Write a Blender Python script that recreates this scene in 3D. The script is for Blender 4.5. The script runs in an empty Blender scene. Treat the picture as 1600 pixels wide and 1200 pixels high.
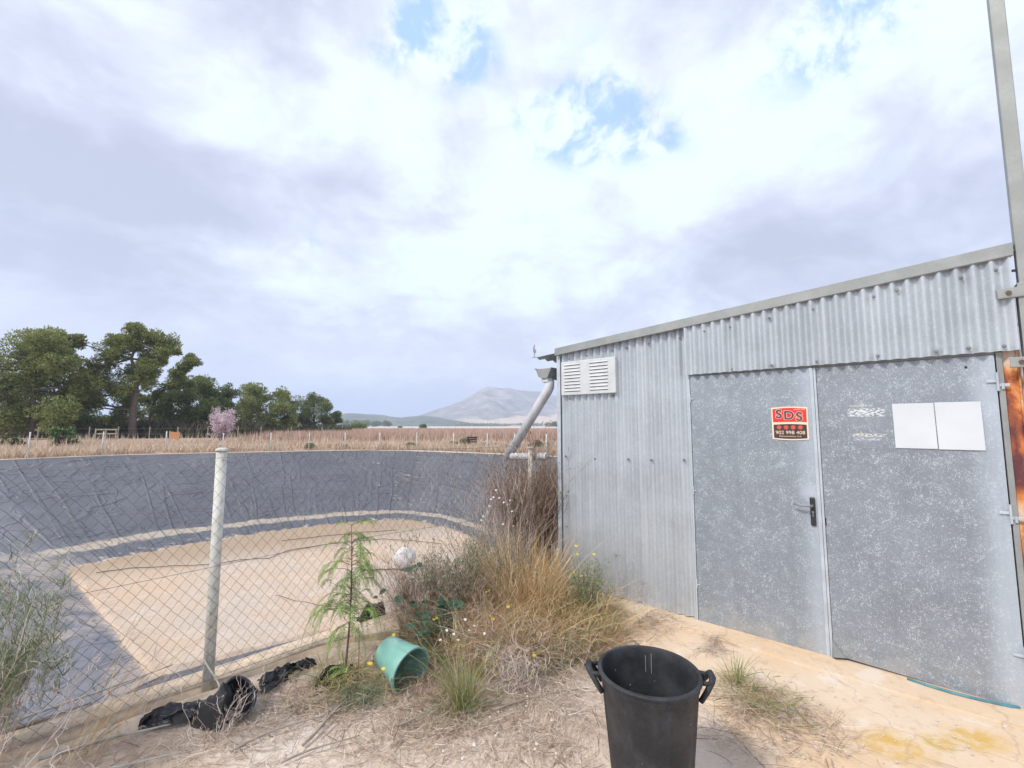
import bpy, math, random
import numpy as np
from mathutils import Vector, Matrix
R = math.radians
sc = bpy.context.scene
COL = sc.collection

# ------------------------------------------------------------------ camera
F_PX, PITCH = 700.0, math.atan(65/700)
CP, SP = math.cos(PITCH), math.sin(PITCH)
cam_d = bpy.data.cameras.new('camera'); cam = bpy.data.objects.new('camera', cam_d); COL.objects.link(cam)
cam.location = (0, 0, 1.6); cam.rotation_euler = (R(90)+PITCH, 0, 0)
cam_d.sensor_width = 36; cam_d.lens = 36*F_PX/1600; cam_d.clip_start = .05; cam_d.clip_end = 20000
sc.camera = cam
def ray(x, y):
    u = (x-800)/F_PX; v = (600-y)/F_PX
    return (u, CP-SP*v, SP+CP*v)
def G(x, y, z=0.):                      # where a line of sight meets level z
    r = ray(x, y); t = (z-1.6)/r[2]
    return Vector((r[0]*t, r[1]*t, z))
def gpt(px, d_): p = D(px, 667, d_); p.z = 0; return p
def D(x, y, d):                         # point at distance d in front
    r = ray(x, y); t = d/r[1]
    return Vector((r[0]*t, d, 1.6+r[2]*t))

# ------------------------------------------------------------------ view, world, sun
vs = sc.view_settings
vs.view_transform = 'Standard'; vs.look = 'None'; vs.gamma = 1; vs.use_curve_mapping = False
vs.exposure = 0.78
SUN_EL, SUN_AZ = 46, 232                # azimuth clockwise from +Y
w = bpy.data.worlds.new('World'); sc.world = w; w.use_nodes = True
nt = w.node_tree; nt.nodes.clear()
class NB:                               # small node builder
    def __init__(s, tree): s.t = tree
    def n(s, typ, **k):
        nd = s.t.nodes.new(typ)
        for a, b in k.items(): setattr(nd, a, b)
        return nd
    def put(s, sock, v):
        if isinstance(v, bpy.types.NodeSocket): s.t.links.new(v, sock)
        elif v is not None:
            if sock.type == 'RGBA' and len(v) == 3: v = (*v, 1)
            sock.default_value = v
    def m(s, op, a, b=None, c=None, clamp=False):
        nd = s.n('ShaderNodeMath', operation=op, use_clamp=clamp)
        for i, v in enumerate((a, b, c)):
            if v is not None: s.put(nd.inputs[i], v)
        return nd.outputs[0]
    def v(s, op, a, b=None):
        nd = s.n('ShaderNodeVectorMath', operation=op)
        s.put(nd.inputs[0], a)
        if b is not None: s.put(nd.inputs[3 if op == 'SCALE' else 1], b)
        return nd.outputs['Value' if op in ('DOT_PRODUCT', 'LENGTH') else 'Vector']
    def noise(s, vec, scale, detail=3, rough=.55, dist=0., out=0):
        nd = s.n('ShaderNodeTexNoise'); s.put(nd.inputs['Vector'], vec)
        nd.inputs['Scale'].default_value = scale; nd.inputs['Detail'].default_value = detail
        nd.inputs['Roughness'].default_value = rough; nd.inputs['Distortion'].default_value = dist
        return nd.outputs[out]
    def vor(s, vec, scale, feature='F1', out='Distance', rnd=1.):
        nd = s.n('ShaderNodeTexVoronoi', feature=feature); s.put(nd.inputs['Vector'], vec)
        nd.inputs['Scale'].default_value = scale; nd.inputs['Randomness'].default_value = rnd
        return nd.outputs[out]
    def ss(s, x, a, b):                 # smoothstep a..b -> 0..1
        nd = s.n('ShaderNodeMapRange', interpolation_type='SMOOTHSTEP')
        s.put(nd.inputs[0], x); nd.inputs[1].default_value = a; nd.inputs[2].default_value = b
        return nd.outputs[0]
    def mix(s, f, a, b, blend='MIX'):
        nd = s.n('ShaderNodeMix', data_type='RGBA', blend_type=blend)
        s.put(nd.inputs[0], f); s.put(nd.inputs[6], a); s.put(nd.inputs[7], b)
        return nd.outputs[2]
    def ramp(s, f, stops):
        nd = s.n('ShaderNodeValToRGB'); cr = nd.color_ramp
        while len(cr.elements) < len(stops): cr.elements.new(.5)
        for e, (p, c) in zip(cr.elements, stops): e.position = p; e.color = (*c, 1)
        s.put(nd.inputs[0], f); return nd.outputs[0]
    def mapv(s, vec, scale=(1, 1, 1), loc=(0, 0, 0), rot=(0, 0, 0)):
        nd = s.n('ShaderNodeMapping'); s.put(nd.inputs[0], vec)
        nd.inputs['Scale'].default_value = scale; nd.inputs['Location'].default_value = loc
        nd.inputs['Rotation'].default_value = rot
        return nd.outputs[0]
b = NB(nt)
sky = b.n('ShaderNodeTexSky', sky_type='NISHITA', sun_disc=False)
sky.sun_elevation = R(SUN_EL); sky.sun_rotation = R(SUN_AZ); sky.altitude = 500; sky.dust_density = 1.5
dirv = b.n('ShaderNodeTexCoord').outputs['Generated']
sep = b.n('ShaderNodeSeparateXYZ'); b.put(sep.inputs[0], dirv)
zz = b.m('ADD', b.m('MAXIMUM', sep.outputs[2], 0.), .34)
pl = b.n('ShaderNodeCombineXYZ')
b.put(pl.inputs[0], b.m('DIVIDE', sep.outputs[0], zz)); b.put(pl.inputs[1], b.m('DIVIDE', sep.outputs[1], zz))
P_ = pl.outputs[0]
n1 = b.noise(P_, 1.3, 4, .5, .1)
n2 = b.noise(P_, 3.0, 9, .58, .55)
n3 = b.noise(b.mapv(dirv, (1, 1, 1.5)), 6., 9, .6, .3)
def blob(px, py, rad, sx=1.):           # soft patch of cloud or sky round a direction
    r = Vector(ray(px, py)).normalized()
    df = b.v('SUBTRACT', dirv, tuple(r))
    if sx != 1.: df = b.v('MULTIPLY', df, (1/sx, 1/sx, 1.))
    l = b.v('LENGTH', df)
    q = b.m('DIVIDE', l, rad)
    return b.m('EXPONENT', b.m('MULTIPLY', b.m('MULTIPLY', q, q), -1.))
def total(lst):
    acc = None
    for (x, y, r_, sx, a) in lst:
        t = b.m('MULTIPLY', blob(x, y, r_, sx), a)
        acc = t if acc is None else b.m('ADD', acc, t)
    return acc
bright = total([(235, 140, .12, 1.2, .5), (330, 150, .10, 1.4, .3), (560, 130, .10, 1.3, .5), (620, 190, .12, 1, .45), (800, 110, .2, 1.3, .45),
                (960, 290, .16, 1.2, .6), (300, 385, .07, 2.2, .42), (480, 440, .07, 2.2, .25), (920, 450, .08, 1.6, .4), (1250, 190, .12, 1, .5), (1400, 110, .15, 1.1, .5),
                (1130, 200, .12, 1, .4), (640, 390, .09, 1.8, .35), (90, 15, .08, 1.5, .3), (1000, 520, .06, 1.8, .2), (130, 490, .035, 2.5, .3), (740, 300, .1, 1.3, .2),
                (1480, 40, .12, 1, .3), (820, 330, .12, 1, .3), (450, 400, .09, 2.4, .35), (700, 410, .11, 2., .4), (620, 480, .06, 2.6, .25), (800, 470, .07, 2., .3), (730, 545, .035, 3., .25), (250, 545, .03, 3., .2), (420, 190, .1, 1.2, .2)])
dark = total([(110, 280, .17, 1.5, .75), (420, 290, .17, 1.4, .6), (20, 120, .15, 1.1, .4), (480, 60, .12, 1.4, .35), (1380, 320, .22, 1.2, .35), (60, 410, .08, 2.2, .35),
              (640, 300, .12, 1.4, .3), (700, 510, .07, 3., .22), (1120, 60, .1, 1, .3), (300, 490, .08, 3, .15), (1180, 410, .12, 1.4, .2)])
lum = b.m('ADD', b.m('ADD', b.m('MULTIPLY', b.m('SUBTRACT', n1, .5), 1.1), b.m('MULTIPLY', b.m('SUBTRACT', n2, .5), 1.9)), b.m('SUBTRACT', b.m('MULTIPLY', bright, .8), b.m('MULTIPLY', dark, .68)))
lum = b.m('ADD', lum, b.m('MULTIPLY', b.m('SUBTRACT', n3, .5), 1.5))
wv_ = b.v('ADD', P_, b.v('SCALE', b.noise(P_, 2.2, 4, .5, 0., 1), .45))
bil = b.m('ABSOLUTE', b.m('SUBTRACT', b.noise(wv_, 2.6, 7, .55), .5))
bil2 = b.m('ABSOLUTE', b.m('SUBTRACT', b.noise(wv_, 6.5, 6, .55), .5))
lum = b.m('ADD', lum, b.m('ADD', b.m('MULTIPLY', bil, 1.6), b.m('MULTIPLY', bil2, 1.1)))
lum = b.m('ADD', b.m('MULTIPLY', b.m('ADD', lum, .19), .6), .3)
cloud = b.ramp(lum, [(.08, (3.35, 3.6, 4.45)), (.38, (4.15, 4.45, 5.35)), (.54, (4.75, 5.1, 5.9)), (.67, (5.3, 5.75, 6.25)), (.84, (5.8, 6.6, 6.7))])
hz = b.m('SUBTRACT', 1., b.ss(sep.outputs[2], .0, .28))
cloud = b.mix(b.m('MULTIPLY', hz, .6), cloud, (6.0, 6.25, 6.95))
holes = total([(690, 50, .07, 1.1, 1.), (660, 85, .05, 1.2, .7), (745, 85, .04, 1.2, .6), (880, 190, .055, 1.3, 1.), (925, 180, .06, 1.6, .9), (985, 190, .055, 1.3, 1.), (1035, 215, .03, 1.1, .9), (890, 225, .025, 1.2, .7), (1290, 30, .09, 1.1, 1.), (1300, 75, .04, 1., .6), (590, 60, .035, 1.5, .6),
               (470, 377, .014, 3.4, .8), (810, 172, .025, 1.6, .45), (1180, 20, .03, 1.5, .4)])
hw = b.noise(b.v('ADD', dirv, b.v('SCALE', b.noise(dirv, 5., 4, .5, 0., 1), .16)), 11., 9, .62)
hm = b.m('MULTIPLY', b.ss(b.m('ADD', holes, b.m('MULTIPLY', b.m('SUBTRACT', n3, .5), 1.6)), .0, .9), b.ss(hw, .43, .62))
hm = b.m('MULTIPLY', hm, .85)
blue = b.mix(.9, sky.outputs[0], (2.5, 4.1, 6.0))
final = b.mix(hm, cloud, blue)
bg = b.n('ShaderNodeBackground'); b.put(bg.inputs[0], final); bg.inputs[1].default_value = .1
wo = b.n('ShaderNodeOutputWorld'); nt.links.new(bg.outputs[0], wo.inputs[0])

sun_d = bpy.data.lights.new('sun', 'SUN'); sun = bpy.data.objects.new('sun', sun_d); COL.objects.link(sun)
sun_d.energy = 2.0; sun_d.angle = R(10); sun_d.color = (1, .93, .84)
az = R(SUN_AZ); el = R(SUN_EL)
sc.cycles.volume_bounces = 2
sdir = Vector((math.sin(az)*math.cos(el), math.cos(az)*math.cos(el), math.sin(el)))
sun.rotation_euler = sdir.to_track_quat('Z', 'Y').to_euler()

# ------------------------------------------------------------------ helpers
rng = np.random.default_rng(7); random.seed(7)
def smooth_mesh(me): me.polygons.foreach_set('use_smooth', [True]*len(me.polygons))
def link(name, me, mat, parent=None, smooth=False):
    o = bpy.data.objects.new(name, me); COL.objects.link(o)
    mats = mat if isinstance(mat, (list, tuple)) else [mat]
    for m_ in mats: me.materials.append(m_)
    if smooth: smooth_mesh(me)
    if parent: o.parent = parent
    return o
def tag(o, label=None, cat=None, group=None, kind=None):
    if label: o['label'] = label
    if cat: o['category'] = cat
    if group: o['group'] = group
    if kind: o['kind'] = kind
    return o
def empty(name, loc=(0, 0, 0), rz=0):
    o = bpy.data.objects.new(name, None); COL.objects.link(o); o.location = loc; o.rotation_euler = (0, 0, rz)
    o.empty_display_size = .1; return o
class MB:
    def __init__(s): s.v = []; s.f = []; s.mi = []; s.cur = 0
    def add(s, vs, fs):
        k = len(s.v); s.v += [tuple(q) for q in vs]; s.f += [tuple(i+k for i in f) for f in fs]; s.mi += [s.cur]*len(fs); return s
    def box(s, a, c, mat=None):
        x0, y0, z0 = a; x1, y1, z1 = c
        vs = [Vector(p) for p in ((x0,y0,z0),(x1,y0,z0),(x1,y1,z0),(x0,y1,z0),(x0,y0,z1),(x1,y0,z1),(x1,y1,z1),(x0,y1,z1))]
        if mat is not None: vs = [mat @ p for p in vs]
        return s.add(vs, [(0,3,2,1),(4,5,6,7),(0,1,5,4),(1,2,6,5),(2,3,7,6),(3,0,4,7)])
    def bevbox(s, a, c, r=.004, mat=None):      # box with chamfered vertical and horizontal edges
        import bmesh
        bm = bmesh.new()
        x0, y0, z0 = a; x1, y1, z1 = c
        vv = [bm.verts.new(p) for p in ((x0,y0,z0),(x1,y0,z0),(x1,y1,z0),(x0,y1,z0),(x0,y0,z1),(x1,y0,z1),(x1,y1,z1),(x0,y1,z1))]
        for f in [(0,3,2,1),(4,5,6,7),(0,1,5,4),(1,2,6,5),(2,3,7,6),(3,0,4,7)]: bm.faces.new([vv[i] for i in f])
        bmesh.ops.bevel(bm, geom=bm.edges[:], offset=r, segments=2, affect='EDGES', profile=.5)
        if mat is not None: bm.transform(mat)
        bm.verts.index_update()
        s.add([v.co for v in bm.verts], [[v.index for v in f.verts] for f in bm.faces]); bm.free(); return s
    def tube(s, pts, rad, n=6, cap=True):
        pts = [Vector(p) for p in pts]; rads = rad if hasattr(rad, '__len__') else [rad]*len(pts)
        ring = []; k0 = len(s.v); up = None
        for i, p in enumerate(pts):
            d = (pts[min(i+1, len(pts)-1)]-pts[max(i-1, 0)]).normalized()
            if up is None: up = d.orthogonal().normalized()
            up = (up - d*up.dot(d)).normalized(); sd = d.cross(up)
            for j in range(n):
                a = 2*math.pi*j/n; s.v.append(tuple(p+(up*math.cos(a)+sd*math.sin(a))*rads[i]))
        fs = []
        for i in range(len(pts)-1):
            for j in range(n): fs.append((k0+i*n+j, k0+i*n+(j+1) % n, k0+(i+1)*n+(j+1) % n, k0+(i+1)*n+j))
        if cap: fs += [tuple(k0+j for j in range(n))[::-1], tuple(k0+(len(pts)-1)*n+j for j in range(n))]
        s.f += fs; s.mi += [s.cur]*len(fs); return s
    def lathe(s, prof, n=32, mat=None):
        vs = []; 
        for r_, z in prof:
            for j in range(n):
                a = 2*math.pi*j/n; p = Vector((r_*math.cos(a), r_*math.sin(a), z)); vs.append(mat @ p if mat is not None else p)
        fs = [(i*n+j, i*n+(j+1) % n, (i+1)*n+(j+1) % n, (i+1)*n+j) for i in range(len(prof)-1) for j in range(n)]
        return s.add(vs, fs)
    def build(s, name, mat, parent=None, smooth=False):
        me = bpy.data.meshes.new(name); me.from_pydata(s.v, [], s.f); me.update()
        o = link(name, me, mat, parent, smooth)
        if any(s.mi): me.polygons.foreach_set('material_index', s.mi)
        return o
def np_mesh(name, V, Fc, mat, parent=None, smooth=False, uv=None):
    """V (n,3), Fc (m,k) all faces with k corners"""
    me = bpy.data.meshes.new(name); n, (m_, k) = len(V), Fc.shape
    me.vertices.add(n); me.vertices.foreach_set('co', np.ascontiguousarray(V, dtype=np.float32).ravel())
    me.loops.add(m_*k); me.loops.foreach_set('vertex_index', np.ascontiguousarray(Fc, dtype=np.int32).ravel())
    me.polygons.add(m_); me.polygons.foreach_set('loop_start', np.arange(0, m_*k, k, dtype=np.int32))
    me.polygons.foreach_set('loop_total', np.full(m_, k, dtype=np.int32))
    if uv is not None:
        l = me.uv_layers.new(name='UVMap'); l.data.foreach_set('uv', np.ascontiguousarray(uv[Fc.ravel()], dtype=np.float32).ravel())
    me.update(calc_edges=True); me.validate()
    return link(name, me, mat, parent, smooth)
def strips(P, W, side):
    """ribbons: P (n,k,3) centre lines, W (n,k) half widths, side (n,3) -> V, quads"""
    n, k, _ = P.shape
    L = P-side[:, None, :]*W[..., None]; Rr = P+side[:, None, :]*W[..., None]
    V = np.stack([L, Rr], 2).reshape(-1, 3)
    i = np.arange(n)[:, None]*k*2+np.arange(k-1)[None, :]*2
    Fc = np.stack([i, i+1, i+3, i+2], -1).reshape(-1, 4)
    return V, Fc
def noise2(x, y, seed=0, octs=4, sc_=1.):
    r = np.random.default_rng(seed); out = np.zeros_like(x, dtype=float); a = 1.
    for o in range(octs):
        for _ in range(3):
            th = r.uniform(0, 6.28); ph = r.uniform(0, 6.28); f = sc_*2**o*r.uniform(.8, 1.25)
            out += a*np.sin((x*np.cos(th)+y*np.sin(th))*f+ph)/3
        a *= .5
    return out

# ------------------------------------------------------------------ materials
def new_mat(name):
    m_ = bpy.data.materials.new(name); m_.use_nodes = True
    t = m_.node_tree; bs = t.nodes['Principled BSDF']
    return m_, NB(t), bs
def pos(b_): return b_.n('ShaderNodeNewGeometry').outputs['Position']
def obj_co(b_): return b_.n('ShaderNodeTexCoord').outputs['Object']
def bump(b_, bs, h, strength=.3, dist=.01):
    nd = b_.n('ShaderNodeBump'); nd.inputs['Strength'].default_value = strength; nd.inputs['Distance'].default_value = dist
    b_.put(nd.inputs['Height'], h); b_.put(bs.inputs['Normal'], nd.outputs[0])
def simple(name, c, rough=.6, metal=0., var=.15, scale=20., c2=None, bmp=0.):
    m_, b_, bs = new_mat(name); p = obj_co(b_)
    n = b_.noise(p, scale, 4)
    c2 = c2 or tuple(q*(1-var*2) for q in c)
    b_.put(bs.inputs['Base Color'], b_.mix(b_.ss(n, .35, .7), c, c2))
    bs.inputs['Roughness'].default_value = rough; bs.inputs['Metallic'].default_value = metal
    if bmp: bump(b_, bs, n, bmp)
    return m_
def island(name, stops, rough=.8, trans=0., low=None):
    """vegetation: each blade/leaf its own colour"""
    m_, b_, bs = new_mat(name)
    ri = b_.n('ShaderNodeNewGeometry').outputs['Random Per Island']
    c = b_.ramp(ri, stops)
    if low: c = b_.mix(b_.ss(b_.noise(obj_co(b_), low[0], 3), .4, .62), c, low[1])
    b_.put(bs.inputs['Base Color'], c); bs.inputs['Roughness'].default_value = rough
    bs.inputs['Specular IOR Level'].default_value = .2
    if trans:
        tr = b_.n('ShaderNodeBsdfTranslucent'); b_.put(tr.inputs[0], c)
        mx = b_.n('ShaderNodeMixShader'); mx.inputs[0].default_value = trans
        b_.t.links.new(bs.outputs[0], mx.inputs[1]); b_.t.links.new(tr.outputs[0], mx.inputs[2])
        b_.t.links.new(mx.outputs[0], b_.t.nodes['Material Output'].inputs[0])
    return m_

def m_ground():
    m_, b_, bs = new_mat('dry earth'); p = pos(b_)
    a = b_.noise(p, .9, 5, .6); c = b_.noise(p, 7., 5, .65); d = b_.noise(p, 60., 3, .6)
    near = b_.mix(b_.ss(a, .38, .62), (.60, .48, .38), (.72, .63, .55))
    near = b_.mix(b_.m('MULTIPLY', b_.ss(c, .45, .7), .5), near, (.44, .34, .26))
    near = b_.mix(b_.m('MULTIPLY', b_.ss(d, .55, .72), .35), near, (.70, .62, .55))
    near = b_.mix(b_.m('MULTIPLY', b_.ss(d, .28, .45), .0), near, (.2, .15, .1))
    sp = b_.n('ShaderNodeSeparateXYZ'); b_.put(sp.inputs[0], p)
    yy = b_.m('ADD', sp.outputs[1], b_.m('MULTIPLY', b_.noise(p, .02, 3), 30.))
    bank = b_.mix(b_.ss(a, .4, .6), (.42, .31, .24), (.36, .27, .21))
    rows = b_.mix(b_.ss(b_.noise(b_.mapv(p, (.05, .5, 1)), 1., 3), .4, .6), (.44, .31, .26), (.52, .40, .34))
    pale = b_.mix(b_.ss(b_.noise(b_.mapv(p, (.004, .03, 1)), 1., 4), .42, .6), (.62, .52, .50), (.80, .74, .74))
    far = b_.mix(b_.ss(b_.noise(b_.mapv(p, (.002, .008, 1)), 1., 4), .42, .6), (.35, .33, .24), (.50, .42, .34))
    col = b_.mix(b_.ss(yy, 27., 33.), near, bank)
    col = b_.mix(b_.ss(yy, 60., 70.), col, rows)
    col = b_.mix(b_.ss(yy, 205., 230.), col, pale)
    col = b_.mix(b_.ss(yy, 620., 780.), col, far)
    b_.put(bs.inputs['Base Color'], col); bs.inputs['Roughness'].default_value = .95
    bs.inputs['Specular IOR Level'].default_value = .15
    bump(b_, bs, b_.m('ADD', b_.m('MULTIPLY', c, 2.), b_.m('ADD', d, b_.vor(p, 28.))), .6, .012)
    return m_
def m_apron():
    m_, b_, bs = new_mat('worn concrete'); p = pos(b_)
    a = b_.noise(p, 1.6, 5, .6); c = b_.noise(p, 12., 5, .65); d = b_.noise(p, 110., 2)
    col = b_.mix(b_.ss(a, .35, .65), (.68, .50, .33), (.71, .57, .43))
    col = b_.mix(b_.m('MULTIPLY', b_.ss(c, .5, .72), .55), col, (.50, .36, .24))
    col = b_.mix(b_.m('MULTIPLY', b_.ss(b_.noise(p, 3.2, 4, .6), .56, .66), .55), col, (.74, .66, .58))
    def near(pt, r_):
        return b_.m('SUBTRACT', 1., b_.ss(b_.v('LENGTH', b_.v('MULTIPLY', b_.v('SUBTRACT', p, tuple(pt)), (1, 1.3, 0))), r_*.25, r_))
    yel = b_.m('MAXIMUM', near(G(1400, 1165), .22), b_.m('MAXIMUM', near(G(1525, 1155), .2), near(G(1465, 1160), .12)))
    col = b_.mix(b_.m('MULTIPLY', yel, b_.m('MULTIPLY', b_.ss(c, .3, .6), .85)), col, (.60, .38, .07))
    crack = b_.m('MULTIPLY', b_.m('SUBTRACT', 1., b_.ss(b_.vor(b_.v('ADD', p, b_.v('SCALE', b_.noise(p, 3., 3, out=1), .35)), 1.5, 'DISTANCE_TO_EDGE'), .0, .012)), .55)
    col = b_.mix(b_.m('MULTIPLY', crack, .5), col, (.34, .25, .18))
    b_.put(bs.inputs['Base Color'], col); bs.inputs['Roughness'].default_value = .92
    bump(b_, bs, b_.m('SUBTRACT', b_.m('ADD', c, b_.m('MULTIPLY', d, .5)), crack), .4, .008)
    return m_
def m_liner():
    m_, b_, bs = new_mat('black pond liner'); p = pos(b_)
    uvn = b_.n('ShaderNodeUVMap'); uvn.uv_map = 'UVMap'
    s = b_.n('ShaderNodeSeparateXYZ'); b_.put(s.inputs[0], uvn.outputs[0])
    a = b_.noise(p, .35, 5, .6); c = b_.noise(p, 2.2, 5, .6); d = b_.noise(p, 9, 4, .6)
    col = b_.mix(b_.ss(a, .35, .65), (.100, .104, .122), (.122, .126, .146))
    col = b_.mix(b_.m('MULTIPLY', b_.ss(c, .5, .75), .15), col, (.20, .21, .25))
    # streaks of silt running down the slope
    st = b_.noise(b_.mapv(uvn.outputs[0], (1.2, .6, 1)), 1., 4, .6)
    low = b_.ss(s.outputs[1], .45, 1.)
    lft = b_.m('SUBTRACT', 1., b_.ss(s.outputs[0], 28., 33.))     # the left-hand slope, silted pale
    silt = b_.m('MULTIPLY', b_.ss(b_.m('ADD', b_.m('MULTIPLY', b_.ss(s.outputs[1], .2, 1.), .22), b_.noise(p, .45, 4, .5)), .66, .78), lft)
    col = b_.mix(b_.m('MULTIPLY', lft, .42), col, (.31, .31, .35))
    col = b_.mix(b_.m('MULTIPLY', silt, .55), col, (.52, .42, .35))
    # dirt collected on the bench
    e = b_.m('ADD', b_.m('ABSOLUTE', b_.m('SUBTRACT', s.outputs[1], .81)), b_.m('MULTIPLY', b_.m('SUBTRACT', c, .5), .12))
    far_ = b_.m('MULTIPLY', b_.ss(s.outputs[0], 26., 31.), b_.m('SUBTRACT', 1., b_.ss(s.outputs[0], 74., 77.)))
    col = b_.mix(b_.m('MULTIPLY', b_.m('SUBTRACT', 1., b_.ss(e, .03, .06)), far_), col, b_.mix(d, (.50, .42, .33), (.40, .34, .28)))
    # dried salts and soil at the foot
    g = b_.m('ADD', s.outputs[1], b_.m('MULTIPLY', b_.m('SUBTRACT', c, .5), b_.m('SUBTRACT', .22, b_.m('MULTIPLY', lft, .18))))
    col = b_.mix(b_.m('MULTIPLY', b_.ss(g, .955, .99), b_.m('MULTIPLY', b_.m('SUBTRACT', 1., b_.ss(s.outputs[0], 74., 77.)), .9)), col, b_.mix(b_.ss(d, .4, .6), (.62, .56, .50), (.52, .40, .30)))
    b_.put(bs.inputs['Base Color'], col)
    bs.inputs['Roughness'].default_value = .42; bs.inputs['Specular IOR Level'].default_value = .5
    uvm = b_.mapv(uvn.outputs[0], (1, 7, 1))
    def crease(sc_, loc, f_, wd, dist):
        q = b_.m('ABSOLUTE', b_.m('SUBTRACT', b_.noise(b_.mapv(uvm, sc_, loc), f_, 3, .45, dist), .5))
        return b_.m('SUBTRACT', 1., b_.ss(q, 0., wd))
    patch_ = b_.ss(b_.noise(p, .5, 3), .42, .6)
    h = b_.m('ADD', b_.m('MULTIPLY', crease((.14, .8, 1), (0, 0, 0), .8, .05, .5), patch_), b_.m('ADD', b_.m('MULTIPLY', crease((.75, .12, 1), (5, 3, 0), .8, .04, .5), .6), b_.m('MULTIPLY', b_.noise(uvm, 1.1, 3, .5), .9)))
    h = b_.m('ADD', h, b_.m('MULTIPLY', crease((.4, .9, 1), (9, 1, 0), 1., .04, 1.), .5))
    bump(b_, bs, h, .75, .09)
    return m_
def m_floor():
    m_, b_, bs = new_mat('dry silt'); p = pos(b_)
    a = b_.noise(p, .25, 5, .6); c = b_.noise(p, 1.6, 5, .65); d = b_.noise(p, 9., 4, .7)
    col = b_.mix(b_.ss(a, .35, .62), (.60, .45, .33), (.55, .47, .40))
    col = b_.mix(b_.m('MULTIPLY', b_.ss(c, .48, .7), .55), col, (.68, .58, .50))
    sp = b_.n('ShaderNodeSeparateXYZ'); b_.put(sp.inputs[0], p)
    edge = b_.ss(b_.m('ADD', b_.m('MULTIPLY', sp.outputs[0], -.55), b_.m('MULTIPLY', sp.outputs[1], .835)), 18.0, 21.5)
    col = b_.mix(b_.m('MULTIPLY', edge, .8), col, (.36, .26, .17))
    col = b_.mix(b_.m('MULTIPLY', b_.ss(d, .48, .66), .5), col, (.44, .34, .26))
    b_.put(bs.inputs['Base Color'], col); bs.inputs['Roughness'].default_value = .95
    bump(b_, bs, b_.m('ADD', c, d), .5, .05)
    return m_
def m_galv(name, base, fleck, amount=.5, cloudy=.3, sc1=92., rough=.5):
    m_, b_, bs = new_mat(name); p = obj_co(b_)
    n = b_.noise(b_.mapv(p, (1.25, 1, .9)), sc1, 2, .6, 1.4)
    n0 = b_.noise(b_.mapv(p, (1, 1, 1), (7, 1, 3)), sc1*.7, 2, .5, .8)
    big = b_.noise(p, 2.4, 4, .6); mid = b_.noise(p, 12., 3)
    thr = b_.m('ADD', n, b_.m('MULTIPLY', b_.m('SUBTRACT', mid, .5), .36))
    col = b_.mix(b_.ss(big, .35, .68), base, tuple(q*(1-cloudy) for q in base))
    col = b_.mix(b_.m('MULTIPLY', b_.ss(n0, .35, .65), .3), col, tuple(q*.74 for q in base))
    col = b_.mix(b_.m('MULTIPLY', b_.ss(thr, .565, .63), amount), col, fleck)
    col = b_.mix(b_.m('MULTIPLY', b_.m('SUBTRACT', 1., b_.ss(n, .34, .42)), amount*.45), col, fleck)
    return m_, b_, bs, col, p, big
def finish(m_, b_, bs, col, rough=.5, metal=.35, h=None):
    b_.put(bs.inputs['Base Color'], col); bs.inputs['Roughness'].default_value = rough; bs.inputs['Metallic'].default_value = metal
    if h is not None: bump(b_, bs, h, .15, .004)
    return m_
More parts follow.
